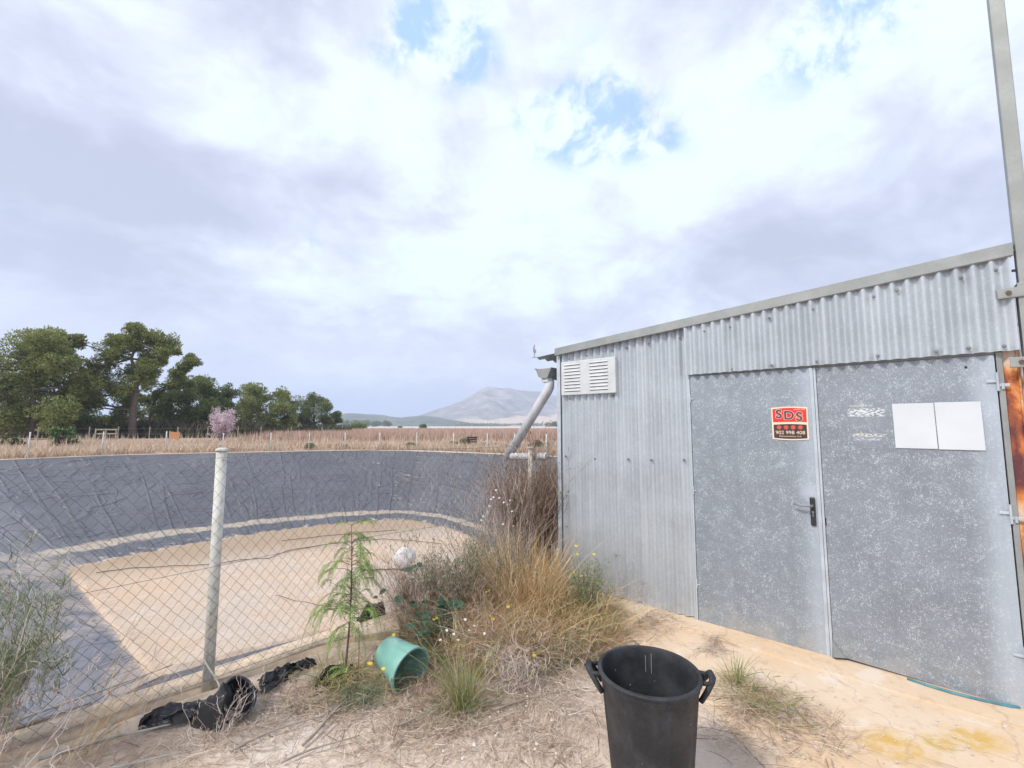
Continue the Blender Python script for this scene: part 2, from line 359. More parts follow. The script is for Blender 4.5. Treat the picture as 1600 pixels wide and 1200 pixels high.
def m_door(left=True):
    m_, b_, bs, col, p, big = m_galv('spangled zinc sheet', (.285, .325, .37) if left else (.265, .30, .345), (.60, .66, .71), .64, .18)
    s = b_.n('ShaderNodeSeparateXYZ'); b_.put(s.inputs[0], p); x = s.outputs[0]; z = s.outputs[2]
    xn = b_.m('ADD', x, b_.m('MULTIPLY', b_.m('SUBTRACT', b_.noise(b_.mapv(p, (2, 1, .6)), 3., 4), .5), .15))
    if left:
        col = b_.mix(b_.m('MULTIPLY', b_.ss(xn, 2.10, 2.24), .5), col, (.50, .57, .65))
        col = b_.mix(b_.m('MULTIPLY', b_.m('SUBTRACT', 1., b_.ss(b_.v('LENGTH', b_.v('SUBTRACT', p, (2.2, 0, 1.12))), .02, .09)), .5), col, (.55, .60, .68))
    else:
        col = b_.mix(b_.m('MULTIPLY', b_.ss(xn, 3.0, 3.16), .6), col, (.52, .60, .68))
        # scraped remains of a torn-off sticker
        def band(z0, hw, x0, x1):
            q = b_.m('SUBTRACT', 1., b_.ss(b_.m('ABSOLUTE', b_.m('SUBTRACT', z, z0)), hw*.6, hw))
            return b_.m('MULTIPLY', q, b_.m('MULTIPLY', b_.ss(x, x0, x0+.03), b_.m('SUBTRACT', 1., b_.ss(x, x1-.03, x1))))
        sn = b_.ss(b_.noise(b_.mapv(p, (1, 1, 2)), 60., 3), .46, .54)
        col = b_.mix(b_.m('MULTIPLY', b_.m('MULTIPLY', band(1.69, .035, 2.44, 2.66), sn), .85), col, (.74, .78, .80))
        col = b_.mix(b_.m('MULTIPLY', b_.m('MULTIPLY', band(1.535, .014, 2.45, 2.66), sn), .85), col, (.70, .68, .55))
        col = b_.mix(b_.m('MULTIPLY', b_.m('MULTIPLY', band(1.508, .012, 2.46, 2.64), sn), .7), col, (.60, .62, .80))
        col = b_.mix(b_.m('MULTIPLY', b_.m('MULTIPLY', band(1.735, .008, 2.44, 2.60), sn), .8), col, (.60, .58, .42))
        col = b_.mix(b_.m('MULTIPLY', band(1.61, .045, 2.45, 2.66), .35), col, (.28, .32, .37))
    strk = b_.noise(b_.mapv(p, (11, 1, .5)), 1., 4, .6)
    col = b_.mix(b_.m('MULTIPLY', b_.ss(strk, .5, .72), .22), col, (.20, .225, .25))
    dz = b_.m('MULTIPLY', b_.m('SUBTRACT', 1., b_.ss(z, .0, .22)), b_.ss(b_.noise(p, 7., 4), .35, .6))
    col = b_.mix(b_.m('MULTIPLY', dz, .3), col, (.55, .50, .44))
    return finish(m_, b_, bs, col, .55, .25)
def m_corr():
    m_, b_, bs, col, p, big = m_galv('corrugated zinc sheet', (.50, .55, .59), (.72, .76, .79), .25, .16, 60.)
    st = b_.noise(b_.mapv(p, (9, 9, .8)), 1., 4, .6)
    col = b_.mix(b_.m('MULTIPLY', b_.ss(st, .45, .68), .35), col, (.66, .70, .74))
    s = b_.n('ShaderNodeSeparateXYZ'); b_.put(s.inputs[0], p)
    col = b_.mix(b_.m('MULTIPLY', b_.m('MULTIPLY', b_.m('SUBTRACT', 1., b_.ss(s.outputs[2], .05, .9)), b_.ss(b_.noise(b_.mapv(p, (5, 5, 1.5)), 1., 4), .35, .65)), .4), col, (.42, .44, .46))
    return finish(m_, b_, bs, col, .38, .28)
def m_rust():
    m_, b_, bs = new_mat('rusty steel'); p = obj_co(b_)
    a = b_.noise(b_.mapv(p, (3.5, 3.5, 2.4)), 2.0, 5, .55, .35); c = b_.noise(p, 60., 3)
    col = b_.ramp(a, [(.36, (.12, .04, .05)), (.44, (.36, .10, .045)), (.50, (.62, .22, .06)), (.56, (.72, .40, .20)), (.64, (.74, .60, .48))])
    col = b_.mix(b_.m('MULTIPLY', b_.ss(c, .5, .7), .25), col, (.3, .1, .04))
    return finish(m_, b_, bs, col, .75, .0, c)
def m_trim(name='grey trim metal', base=(.27, .29, .285), rough=.55):
    m_, b_, bs = new_mat(name); p = obj_co(b_)
    a = b_.noise(p, 6., 5, .6); c = b_.noise(p, 90., 2)
    col = b_.mix(b_.ss(a, .35, .7), base, tuple(q*1.22 for q in base))
    col = b_.mix(b_.m('MULTIPLY', b_.ss(c, .55, .7), .3), col, tuple(q*.75 for q in base))
    return finish(m_, b_, bs, col, rough, .25)
def m_pipe():
    m_, b_, bs = new_mat('weathered white pipe'); p = obj_co(b_)
    a = b_.noise(b_.mapv(p, (1, 1, .4)), 9., 5, .6)
    col = b_.mix(b_.ss(a, .42, .7), (.64, .66, .70), (.50, .50, .50))
    return finish(m_, b_, bs, col, .5, 0.)
def m_bin():
    m_, b_, bs = new_mat('scuffed black rubber'); p = obj_co(b_)
    a = b_.noise(p, 7., 5, .65); c = b_.noise(p, 70., 3); v = b_.vor(p, 26.)
    col = b_.mix(b_.ss(a, .4, .7), (.016, .018, .021), (.045, .048, .055))
    sp = b_.m('MULTIPLY', b_.m('SUBTRACT', 1., b_.ss(v, .06, .12)), b_.ss(b_.noise(p, 15., 2), .52, .56))
    col = b_.mix(sp, col, (.32, .31, .30))
    b_.put(bs.inputs['Roughness'], b_.m('ADD', .5, b_.m('MULTIPLY', c, .3)))
    b_.put(bs.inputs['Base Color'], col); bump(b_, bs, c, .2, .003)
    return m_
def m_post():
    m_, b_, bs = new_mat('painted white post'); p = obj_co(b_)
    a = b_.noise(b_.mapv(p, (1, 1, .5)), 22., 4, .6); c = b_.noise(p, 6., 3)
    col = b_.mix(b_.ss(c, .4, .65), (.66, .66, .62), (.55, .55, .49))
    col = b_.mix(b_.m('MULTIPLY', b_.ss(a, .58, .66), .6), col, (.38, .35, .28))
    return finish(m_, b_, bs, col, .6, 0., a)
M = dict(ground=m_ground(), apron=m_apron(), liner=m_liner(), silt=m_floor(), door_l=m_door(True), door_r=m_door(False), corr=m_corr(),
         rust=m_rust(), trim=m_trim(), trim2=m_trim('pale zinc trim', (.46, .51, .56)), mast=m_trim('mast grey paint', (.29, .31, .30)), pipe=m_pipe(), bin=m_bin(), post=m_post())
M['kerb'] = simple('kerb concrete', (.70, .56, .42), .9, 0, .1, 14., (.50, .40, .30), .7)
M['wire'] = simple('galvanized wire', (.33, .32, .31), .5, .4, .25, 40.)
M['vent'] = simple('cream vent paint', (.60, .63, .64), .5, 0, .06, 12.)
M['black'] = simple('black plastic', (.03, .032, .037), .35, 0, .2, 8.)
M['dark'] = simple('dark gap', (.03, .03, .03), .9)
M['paper'] = simple('white laminated sheet', (.66, .70, .74), .35, 0, .04, 3.)
M['white'] = simple('white paint', (.75, .75, .74), .5, 0, .08, 15.)
M['screw'] = simple('screw steel', (.30, .31, .33), .4, .6, .2, 50.)
M['lever'] = simple('worn grey lever', (.28, .28, .33), .4, .3, .1, 30.)
M['green'] = simple('faded green plastic', (.19, .42, .36), .5, 0, .12, 7., (.27, .49, .43), .0)
M['sack'] = simple('white sack', (.72, .72, .74), .8, 0, .1, 4., (.60, .58, .56), .5)
M['blue'] = simple('teal hose', (.10, .25, .30), .5)
M['hose'] = simple('black hose', (.13, .11, .10), .6)
M['bark'] = simple('pine bark', (.17, .13, .11), .95, 0, .25, 6., (.10, .075, .06), .6)
M['stick'] = simple('weathered wood', (.36, .31, .27), .9, 0, .2, 18., (.27, .22, .18), .4)
M['stickw'] = simple('bleached cane', (.50, .47, .42), .85, 0, .2, 18.)
M['stem'] = simple('sapling bark', (.20, .12, .09), .85, 0, .2, 30.)
M['stain'] = simple('white drip', (.6, .6, .6), .7)
M['red'] = simple('sign red', (.80, .035, .03), .4, 0, .04, 10.)
M['cream'] = simple('sign cream', (.85, .72, .55), .4, 0, .04, 10.)
M['brown'] = simple('sign brown', (.07, .035, .035), .4, 0, .05, 10.)
M['sdark'] = simple('sign letter', (.12, .06, .08), .4, 0, .05, 10.)
M['pinkdot'] = simple('sign button', (.60, .10, .07), .4, 0, .05, 10.)
M['orange'] = simple('orange board', (.62, .30, .14), .8)
M['timber'] = simple('grey timber', (.42, .37, .30), .9, 0, .2, 5.)
M['rock'] = simple('pale rubble', (.42, .33, .27), .95, 0, .3, 3., (.22, .17, .14), .8)
M['clay'] = simple('terracotta chip', (.50, .22, .13), .9, 0, .1, 20.)
M['pine'] = island('pine needles', [(0, (.15, .18, .065)), (.35, (.22, .26, .085)), (.75, (.30, .335, .12)), (1, (.41, .43, .18))], .8, .4)
M['pinedark'] = island('dense pine needles', [(0, (.13, .17, .065)), (.5, (.19, .235, .085)), (1, (.28, .32, .125))], .8, .4)
M['scrub'] = island('dark scrub', [(0, (.07, .06, .045)), (.5, (.10, .095, .06)), (1, (.075, .09, .045))], .9)
M['blossom'] = island('pink blossom', [(0, (.70, .52, .60)), (.6, (.80, .68, .75)), (1, (.85, .80, .84))], .8, .25)
M['agave'] = island('spiky leaves', [(0, (.07, .13, .05)), (.5, (.11, .19, .065)), (1, (.17, .25, .10))], .6)
M['agave2'] = island('pale spiky leaves', [(0, (.13, .15, .08)), (.5, (.19, .21, .11)), (1, (.25, .25, .14))], .6)
M['bankgrass'] = island('bleached bank grass', [(0, (.47, .35, .24)), (.4, (.62, .49, .37)), (.8, (.73, .62, .51)), (1, (.53, .36, .24))], .9, .2)
M['vines'] = island('bare orchard twigs', [(0, (.34, .225, .17)), (.5, (.47, .33, .255)), (1, (.62, .49, .41))], .9)
M['straw'] = island('straw', [(0, (.36, .28, .22)), (.35, (.52, .43, .35)), (.75, (.66, .56, .47)), (1, (.76, .69, .60))], .85, .1)
M['golden'] = island('golden dry grass', [(0, (.50, .30, .13)), (.3, (.68, .45, .22)), (.6, (.78, .58, .33)), (.85, (.82, .70, .48)), (1, (.38, .34, .14))], .8, .25)
M['brown_twig'] = island('brown dead twigs', [(0, (.20, .13, .10)), (.5, (.36, .25, .185)), (1, (.52, .40, .31))], .9)
M['pale_twig'] = island('pale dead twigs', [(0, (.46, .37, .33)), (.6, (.62, .52, .47)), (1, (.74, .66, .60))], .9)
M['olive'] = island('olive grass', [(0, (.12, .17, .06)), (.3, (.24, .28, .10)), (.6, (.48, .38, .18)), (.8, (.60, .42, .25)), (1, (.72, .57, .36))], .8, .25)
M['greengrass'] = island('green grass blades', [(0, (.14, .21, .08)), (.35, (.24, .31, .12)), (.65, (.42, .42, .2)), (1, (.66, .54, .28))], .75, .25)
M['greyleaf'] = island('grey green foliage', [(0, (.10, .14, .08)), (.5, (.19, .24, .14)), (1, (.33, .35, .24))], .8, .2)
M['broadleaf'] = island('dark green leaves', [(0, (.035, .09, .055)), (.5, (.06, .14, .085)), (1, (.10, .19, .12))], .45, .15)
M['pepper'] = island('pinnate leaflets', [(0, (.15, .27, .06)), (.5, (.24, .38, .11)), (1, (.40, .50, .20))], .6, .35)
M['broom'] = island('broom twigs', [(0, (.13, .18, .08)), (.5, (.22, .27, .14)), (1, (.38, .40, .27))], .75, .15)
M['yellow'] = island('yellow petals', [(0, (.75, .52, .02)), (1, (.85, .66, .05))], .6)
M['whitefl'] = island('white petals', [(0, (.75, .70, .72)), (1, (.85, .83, .84))], .7)
# ------------------------------------------------------------------ reservoir, kerb, ground
FP = Vector((-1.885, 2.938)); FD = Vector((.718, .696)).normalized(); FN = Vector((-FD.y, FD.x))     # fence line, towards pond
def fl(t, off=0.): return FP+FD*t+FN*off
rim_key = [fl(-5.0, .2), fl(-5.35, .2), Vector((-6.1, -.1)), Vector((-14.2, 6.3)), Vector((-26.5, 16.7)), Vector((-25.2, 20.)), Vector((-21.43, 25.25)), Vector((-15.68, 27.7)), Vector((-10.57, 29.88)),
           Vector((-6.3, 29.3)), Vector((-2.3, 27.05)), Vector((2.34, 23.68)), Vector((6.5, 21.3)), Vector((9.5, 17.)), fl(14.6, .2), fl(7., .2), fl(2., .2), fl(-2., .2)]
flo_key = [Vector((-6.65, 9.44)), Vector((-6.95, 9.22)), Vector((-7.25, 9.48)), Vector((-10.8, 12.35)), Vector((-14.5, 15.3)), Vector((-14.7, 15.7)), Vector((-13.4, 18.1)), Vector((-10.52, 20.98)), Vector((-7.9, 22.5)),
           Vector((-5.7, 23.4)), Vector((-3.01, 21.63)), Vector((-.24, 17.0)), Vector((.6, 15.7)), Vector((1.1, 15.0)), Vector((1.1, 14.7)), Vector((-1.3, 13.2)), Vector((-3.37, 11.74)), Vector((-5.28, 10.47))]
def chaikin(P):
    out = []
    for i in range(len(P)):
        a, c = P[i], P[(i+1) % len(P)]; out += [a*.85+c*.15, a*.15+c*.85]
    return out
def chaikin2(P):
    out = []
    for i in range(len(P)):
        a, c = P[i], P[(i+1) % len(P)]; out += [a*.75+c*.25, a*.25+c*.75]
    return out
for fn in (chaikin, chaikin2, chaikin2): rim_key = fn(rim_key); flo_key = fn(flo_key)
rim, flo, U = [], [], []; acc = 0
for i in range(len(rim_key)):
    a, c = rim_key[i], rim_key[(i+1) % len(rim_key)]; fa, fc = flo_key[i], flo_key[(i+1) % len(rim_key)]
    L = (c-a).length; n = max(1, int(L/.14))
    for k in range(n):
        t = k/n; rim.append(a.lerp(c, t)); flo.append(fa.lerp(fc, t)); U.append(acc+L*t)
    acc += L
RIM = np.array([list(p) for p in rim]); FLO = np.array([list(p) for p in flo]); U = np.array(U); NR = len(RIM)
tang = np.roll(RIM, -1, 0)-np.roll(RIM, 1, 0); tang /= np.linalg.norm(tang, axis=1)[:, None]
NOUT = np.stack([-tang[:, 1], tang[:, 0]], 1)
cen = RIM.mean(0)
if ((RIM-cen)*NOUT).sum() < 0: NOUT = -NOUT
# liner: rows from the rim down to the foot
rows = np.concatenate([np.linspace(0, .72, 46), np.linspace(.74, .9, 8), np.linspace(.92, 1.0, 8)])
zr = np.interp(rows, [0, .03, .72, .9, 1.], [0, -.16, -2.9, -3.02, -3.26])
V = []; uv = []
for v, z in zip(rows, zr):
    P2 = RIM*(1-v)+FLO*v
    amp = math.sin(min(v/.72, 1)*math.pi)**.5 if v < .72 else .25
    dn = noise2(U*1.1, np.full(NR, v*9.), 3, 4, 1.)*.045+noise2(U*2.5, np.full(NR, v*5.), 9, 3, 2.)*.018
    folds = np.maximum(0, noise2(U*.35, np.full(NR, v*14), 21, 3, 1.5)-.55)*.12
    dn = (dn+folds)*amp
    V.append(np.column_stack([P2+NOUT*(-dn)[:, None]*.4, z+dn]))
    uv.append(np.column_stack([U, np.full(NR, v)]))
V = np.concatenate(V); uv = np.concatenate(uv)
i = np.arange(NR); Fc = np.concatenate([np.column_stack([r*NR+i, (r+1)*NR+i, (r+1)*NR+(i+1) % NR, r*NR+(i+1) % NR]) for r in range(len(rows)-1)])
tag(np_mesh('reservoir_liner', V, Fc, M['liner'], smooth=True, uv=uv), kind='structure')
# silt floor
cf = FLO.mean(0); V = []
ss_ = np.linspace(1.02, .0, 40)
for s_ in ss_:
    P2 = cf+(FLO-cf)*s_
    V.append(np.column_stack([P2, -3.21+noise2(P2[:, 0], P2[:, 1], 5, 4, .9)*.025+.05*np.clip((s_-.93)*12, 0, 1)*(1+noise2(U*2, U*0, 4, 3, 2))]))
P2 = cf+(FLO-cf)*1.06; V = [np.column_stack([P2, np.full(NR, -3.7)])]+V
V = np.concatenate(V)
Fc = np.concatenate([np.column_stack([r*NR+i, (r+1)*NR+i, (r+1)*NR+(i+1) % NR, r*NR+(i+1) % NR]) for r in range(len(ss_))])
tag(np_mesh('reservoir_floor', V, Fc, M['silt'], smooth=True), kind='structure')
# kerb round the rim
jit = noise2(U*3., U*0, 11, 4, 2.)
prof = [(-.05, -.14), (-.035, -.012), (-.02, .0), (.19, .004), (.185, -.001), (.197, -.008), (.199, -.07), (.222, -.075), (.228, -.028), (.26, -.024), (.33, -.034), (.37, -.05), (.385, -.09), (.39, -.22)]
V = np.concatenate([np.column_stack([RIM+NOUT*(o+((jit*.012+noise2(U*9., U*0+o*20, 77, 4, 2.)*.010) if o > .1 else jit*.004))[:, None], z+noise2(U*1.3, U*0+k, 31+k//4, 3, 2.)*.006]) for k, (o, z) in enumerate(prof)])
Fc = np.concatenate([np.column_stack([r*NR+i, r*NR+(i+1) % NR, (r+1)*NR+(i+1) % NR, (r+1)*NR+i]) for r in range(len(prof)-1)])
tag(np_mesh('reservoir_kerb', V, Fc, M['kerb'], smooth=False), kind='structure')
# ground sheet: rings going outwards from the rim to beyond the horizon
def ground_z(x, y):
    dn = (x-FP.x)*FN.x+(y-FP.y)*FN.y            # >0 pond side of the fence line
    near = 1/(1+np.exp((dn+.15)*14)) * (np.hypot(x, y) < 60)
    # flatter beside the shed
    sx = (x-.498)*.755+(y-4.744)*-.656; sy = (x-.498)*.656+(y-4.744)*.755
    z = -.012 - near*(.085) + near*(noise2(x, y, 2, 4, 2.2)*.012)
    ap = 1/(1+np.exp(-(sx-.8)*6)) * 1/(1+np.exp(-(sy+1.9)*5))
    z = z*(1-ap)+(-.03)*ap
    return z + noise2(x, y, 8, 3, .12)*.03*np.clip((y-35)/20, 0, 1)
ds = [0.]
while ds[-1] < 4200: ds.append(ds[-1]+(.11 if ds[-1] < 7 else max(.2, ds[-1]*.075)))
base = RIM+NOUT*.3; rad = base-cen; rad /= np.linalg.norm(rad, axis=1)[:, None]
V = []
for d_ in ds:
    P2 = base+rad*d_; V.append(np.column_stack([P2, ground_z(P2[:, 0], P2[:, 1])]))
V = np.concatenate(V)
Fc = np.concatenate([np.column_stack([r*NR+i, r*NR+(i+1) % NR, (r+1)*NR+(i+1) % NR, (r+1)*NR+i]) for r in range(len(ds)-1)])
tag(np_mesh('ground', V, Fc, M['ground'], smooth=True), kind='structure')

# ------------------------------------------------------------------ shed
SO = Vector((.498, 4.744, 0)); SA = -math.atan2(.656, .755)
SM = Matrix.Translation(SO) @ Matrix.Rotation(SA, 4, 'Z'); SI = SM.inverted()
def S(x, y, z): return SM @ Vector((x, y, z))
def Fc_(px, py, off=0.):                 # sight line meets the plane y=off of the shed front
    a = SI @ Vector((0, 0, 1.6)); r = SI.to_3x3() @ Vector(ray(px, py)); t = (off-a.y)/r.y
    q = a+r*t; return q.x, q.z
shed = tag(empty('metal_shed', SO, SA), 'small lean-to shed of corrugated zinc sheets with grey spangled double doors', 'shed')
def roofz(x): return 2.395+.078*x
def corrugated(x0, x1, zf0, zf1, y, pitch=.0765, amp=.0135, axis='x', seg=10):
    n = max(2, int((x1-x0)/pitch*seg)); V, Fq = [], []
    for k in range(n+1):
        x = x0+(x1-x0)*k/n; yy = y+amp*math.sin(2*math.pi*x/pitch)
        za, zb = zf0(x), zf1(x)
        for q in range(7):
            z = za+(zb-za)*q/6; V.append((x, yy, z) if axis == 'x' else (yy, x, z))
    for k in range(n):
        for q in range(6):
            a = k*7+q; Fq.append((a, a+7, a+8, a+1))
    return V, Fq
m = MB(); m.add(*corrugated(.0, 1.362, lambda x: .018+.006*math.sin(x*5), lambda x: roofz(x)-.02, 0.)); m.build('front_wall', M['corr'], shed, True)
m = MB(); m.add(*corrugated(1.352, 3.272, lambda x: 2.03+.0025*x, lambda x: roofz(x)-.02, -.036, amp=.016)); hp = m.build('header_panel', M['corr'], shed, True)
m = MB(); m.add(*corrugated(0, 4., lambda x: .02, lambda x: roofz(0)-.02, .0, axis='y')); m.build('side_wall', M['corr'], shed, True)
m = MB(); m.add(*corrugated(.03, 4., lambda x: .02, lambda x: roofz(3.27)-.03, 3.262, axis='y')); m.build('side_wall', M['corr'], shed, True)
m = MB(); m.add(*corrugated(0, 3.27, lambda x: .02, lambda x: roofz(x)-.02, 3.99)); m.build('back_wall', M['corr'], shed, True)
# roof sheet with ribs running down the slope
V_, Fq = [], []; n = 400
for k in range(n+1):
    y = -.02+4.1*k/n; dz = .012*math.sin(2*math.pi*y/.0765*.5)
    for x in (-.34, .0, 1.6, 3.30): V_.append((x, y, roofz(x)-.012+dz))
for k in range(n):
    for q in range(3): a = k*4+q; Fq.append((a, a+1, a+5, a+4))
m = MB(); m.add(V_, Fq); m.build('roof', M['corr'], shed, True)
def verge(x0, x1, dy=0.):
    m = MB(); a, c = roofz(x0), roofz(x1); y0, y1 = -.056+dy, .10
    pr = [(y1, .028), (y0, .022), (y0-.002, -.052), (y0+.006, -.058), (y0+.008, -.05), (y0+.006, .016), (y1, .022)]
    vs = [(x0, y, a+z) for y, z in pr]+[(x1, y, c+z) for y, z in pr]; k = len(pr)
    return m.add(vs, [(j, j+1, j+1+k, j+k) for j in range(k-1)]+[tuple(range(k)), tuple(range(2*k-1, k-1, -1))])
verge(-.012, 2.72).build('verge_flashing', M['trim'], shed); verge(2.70, 3.285, -.003).build('verge_flashing', M['trim'], shed)
m = MB(); m.bevbox((-.016, -.014, .02), (.028, -.010, roofz(0)-.05), .001).bevbox((-.016, -.010, .02), (-.012, .06, roofz(0)-.05), .001); m.build('corner_flashing', M['trim2'], shed)
# frame of the shed: rusty column, door frame
m = MB(); m.bevbox((3.207, .012, .0), (3.268, .085, 2.05), .003); m.bevbox((3.262, -.004, 0), (3.272, .09, 2.05), .002); m.build('column', M['rust'], shed)
m = MB(); m.bevbox((1.345, -.012, 0), (1.372, .02, 2.035), .002); m.build('door_frame', M['trim2'], shed)
m = MB(); m.bevbox((3.179, -.012, 0), (3.205, .03, 2.04), .002); m.bevbox((1.372, .0, 2.024), (3.179, .03, 2.06), .002); m.build('door_frame', M['trim'], shed)
m = MB(); m.box((.03, .5, .0), (3.2, .52, 2.3)); m.build('dark_interior_sheet', M['dark'], shed)  # dark sheet added behind the doors, its colour standing in for the unlit interior
m = MB(); m.box((.02, .03, -.05), (3.25, 3.95, .004)); m.build('shed_floor', M['kerb'], shed)
def leaf(x0, x1, zb0, zb1, mat, name='door', dy=0.):
    nx, nz = 26, 40; V_, Fq = [], []
    for a in range(nx+1):
        for c in range(nz+1):
            fx = a/nx; fz = c/nz; x = x0+(x1-x0)*fx; zb = zb0+(zb1-zb0)*fx; z = zb+(2.022-zb)*fz
            y = -.006+dy+.0025*math.sin(fx*9+fz*4)*math.sin(fz*7)*math.sin(fx*math.pi)
            V_.append((x, y, z))
    for a in range(nx):
        for c in range(nz): k = a*(nz+1)+c; Fq.append((k, k+nz+1, k+nz+2, k+1))
    m = MB(); m.add(V_, Fq)
    e = [(x0, zb0), (x1, zb1), (x1, 2.022), (x0, 2.022)]
    vs = [(x, -.0062+dy, z) for x, z in e]+[(x, .03, z) for x, z in e]
    m.add(vs, [(0, 4, 5, 1), (1, 5, 6, 2), (2, 6, 7, 3), (3, 7, 4, 0)])
    return m.build(name, mat, shed, False)
dl = leaf(1.376, 2.256, .012, .012, M['door_l']); dr = leaf(2.281, 3.173, .03, .005, M['door_r'], dy=.002)
m = MB(); m.bevbox((2.240, -.012, .01), (2.262, -.005, 2.022), .002).bevbox((2.264, -.016, .01), (2.279, -.004, 2.022), .002); m.build('edge_strip', M['trim2'], dl)
m = MB(); m.add([(2.268, -.012, .012), (2.35, -.013, .03), (2.29, -.045, .028), (2.281, -.02, .12)], [(0, 2, 3), (0, 1, 2), (2, 1, 3)]); m.build('bent_corner', M['trim'], dr)
pl_ = MB(); pl_.bevbox((2.196, -.022, .887), (2.227, -.012, 1.088), .006); h = pl_.build('lock_plate', M['black'], dl)
lv = MB(); lv.tube([(2.212, -.02, 1.030), (2.212, -.052, 1.030), (2.20, -.058, 1.030), (2.14, -.056, 1.028), (2.098, -.050, 1.034)], [.009, .009, .009, .0075, .006], 8).build('lever', M['lever'], h, True)
kc = MB(); kc.tube([(2.212, -.02, .985), (2.212, -.027, .985)], .008, 10).box((2.209, -.026, .95), (2.215, -.023, .98)); kc.build('key_cylinder', M['screw'], h)
for z in (1.83, 1.06, .30):
    MB().bevbox((1.366, -.017, z-.035), (1.378, -.008, z+.035), .003).bevbox((1.374, -.014, z-.008), (1.398, -.009, z+.002), .001).build('hinge', M['trim2'], dl)
for z in (1.86, 1.09, .30):
    q = MB(); q.tube([(3.176, -.02, z-.055), (3.176, -.02, z+.055)], .0065, 8).bevbox((3.13, -.014, z-.004), (3.178, -.008, z+.012), .002).bevbox((3.178, -.018, z-.03), (3.225, -.012, z-.012), .002)
    q.tube([(3.196, -.018, z-.045), (3.196, -.018, z-.01)], .007, 8); q.build('hinge', M['timber' if False else 'trim2'], dr)
MB().tube([(3.05, -.006, 1.958), (3.05, -.009, 1.958)], .007, 8).build('rivet', M['dark'], dr)
MB().bevbox((2.279, -.012, .90), (2.286, -.004, .95), .001).build('latch_slot', M['dark'], dr)
# screws with washers
def screw(px, py, parent, off):
    x, z = Fc_(px, py, off)
    q = MB(); q.tube([(x, off+.004, z), (x, off-.004, z)], .0105, 10).tube([(x, off-.004, z), (x, off-.010, z)], .006, 6); q.build('screw', M['screw'], parent)
for px, py in [(889, 561), (918, 556), (957, 548), (979, 544), (1013, 537), (890, 623), (957, 618), (884, 713), (930, 717), (982, 718), (1018, 719), (1069, 719), (1062, 527)]: screw(px, py, shed, -.009)
for px, py in [(1100, 518), (1141, 511), (1202, 497), (1270, 483), (1365, 463), (1402, 453), (1502, 434), (1556, 422), (1144, 577), (1206, 571), (1276, 565), (1371, 556), (1463, 549), (1514, 544), (1569, 541)]: screw(px, py, hp, -.042)
# louvred vent cover
x0, x1, z0, z1 = .060, .690, 1.912, 2.262
V_ = MB(); V_.bevbox((x0, -.045, z0), (x1, -.006, z1), .006); vent = V_.build('vent_cover', M['vent'], shed)
for fx0, fx1 in ((.07, .37), (.55, .87)):
    for k in range(9):
        za = z0+.035+(z1-z0-.075)*k/8*.98; xa = x0+(x1-x0)*fx0; xb = x0+(x1-x0)*fx1
        q = MB(); q.add([(xa, -.0455, za+.020), (xb, -.0455, za+.020), (xb, -.053, za+.006), (xa, -.053, za+.006), (xa, -.0455, za+.004), (xb, -.0455, za+.004)], [(0, 3, 2, 1), (0, 4, 3), (1, 2, 5)]); q.cur = 1
        q.add([(xa, -.0462, za-.001), (xb, -.0462, za-.001), (xb, -.0462, za+.004), (xa, -.0462, za+.004)], [(0, 1, 2, 3)])
        q.build('louvre', [M['vent'], M['dark']], vent)
# gutter along the low eave, broken downpipe
m = MB(); gz = 2.225
pr = [(-.335, 0), (-.325, -.004), (-.29, -.085), (-.25, -.105), (-.17, -.105), (-.125, -.02), (-.118, 0)]
pr2 = [(x*1.0+.004, z+.006) for x, z in pr][::-1]; pp = pr+pr2; k = len(pp)
ys = [.02, 3.9]; vs = [(x, y, gz+z) for y in ys for x, z in pp]
m.add(vs, [(j, (j+1) % k, (j+1) % k+k, j+k) for j in range(k)])
m.add([(x, .02, gz+z) for x, z in pr]+[(x, .026, gz+z) for x, z in pr], [tuple(range(7)), tuple(range(13, 6, -1))]+[(j, j+7, j+8, j+1) for j in range(6)])
gut = m.build('gutter', M['trim'], shed)
MB().tube([(-.335, .02, gz+.004), (-.335, 3.9, gz+.004)], .008, 6).tube([(-.118, .02, gz+.002), (-.118, 3.9, gz+.002)], .006, 6).build('gutter_lip', M['trim'], gut)
for y in (.25, 1.5, 2.8): MB().bevbox((-.19, y, gz-.02), (-.175, y+.01, roofz(-.2)-.02), .001).build('gutter_hanger', M['trim'], gut)
MB().tube([(-.115, .18, gz-.03), (-.02, .18, gz-.03)], [.03, .034], 12).build('outlet_stub', M['black'], gut, True)
q = MB(); q.bevbox((-.265, .04, gz-.15), (-.17, .16, gz-.10), .01).build('outlet_box', M['pipe'], gut)
a_ = Vector((-.19, .10, gz-.12)); pts = [a_, a_+Vector((0, 0, -.03)), a_+Vector((-.004, 0, -.075)), a_+Vector((-.03, 0, -.12))]
xe, ze = Fc_(793, 714, .10)
pts += [Vector((xe, .10, ze))]
MB().tube([Vector((-.205, .1, gz-.10))]+pts[1:], [.04, .05, .053, .053, .052], 20).build('downpipe', M['pipe'], gut, True)
xa, za = Fc_(799, 713, .06); xb, zb = Fc_(855, 713, .06)
q = MB(); nseg = 14
arc = [R(20+320*j/(nseg-1)+90) for j in range(nseg)]
for rr in (.038, .034):
    pass
vs = []; fs = []
for (xx, zz_, yy_) in ((xa, za, .06), (xb, zb, .06)):
    for rr in (.040, .035):
        for a in arc: vs.append((xx, yy_+rr*math.cos(a-R(15)), zz_+rr*math.sin(a-R(15))))
n2_ = nseg*2
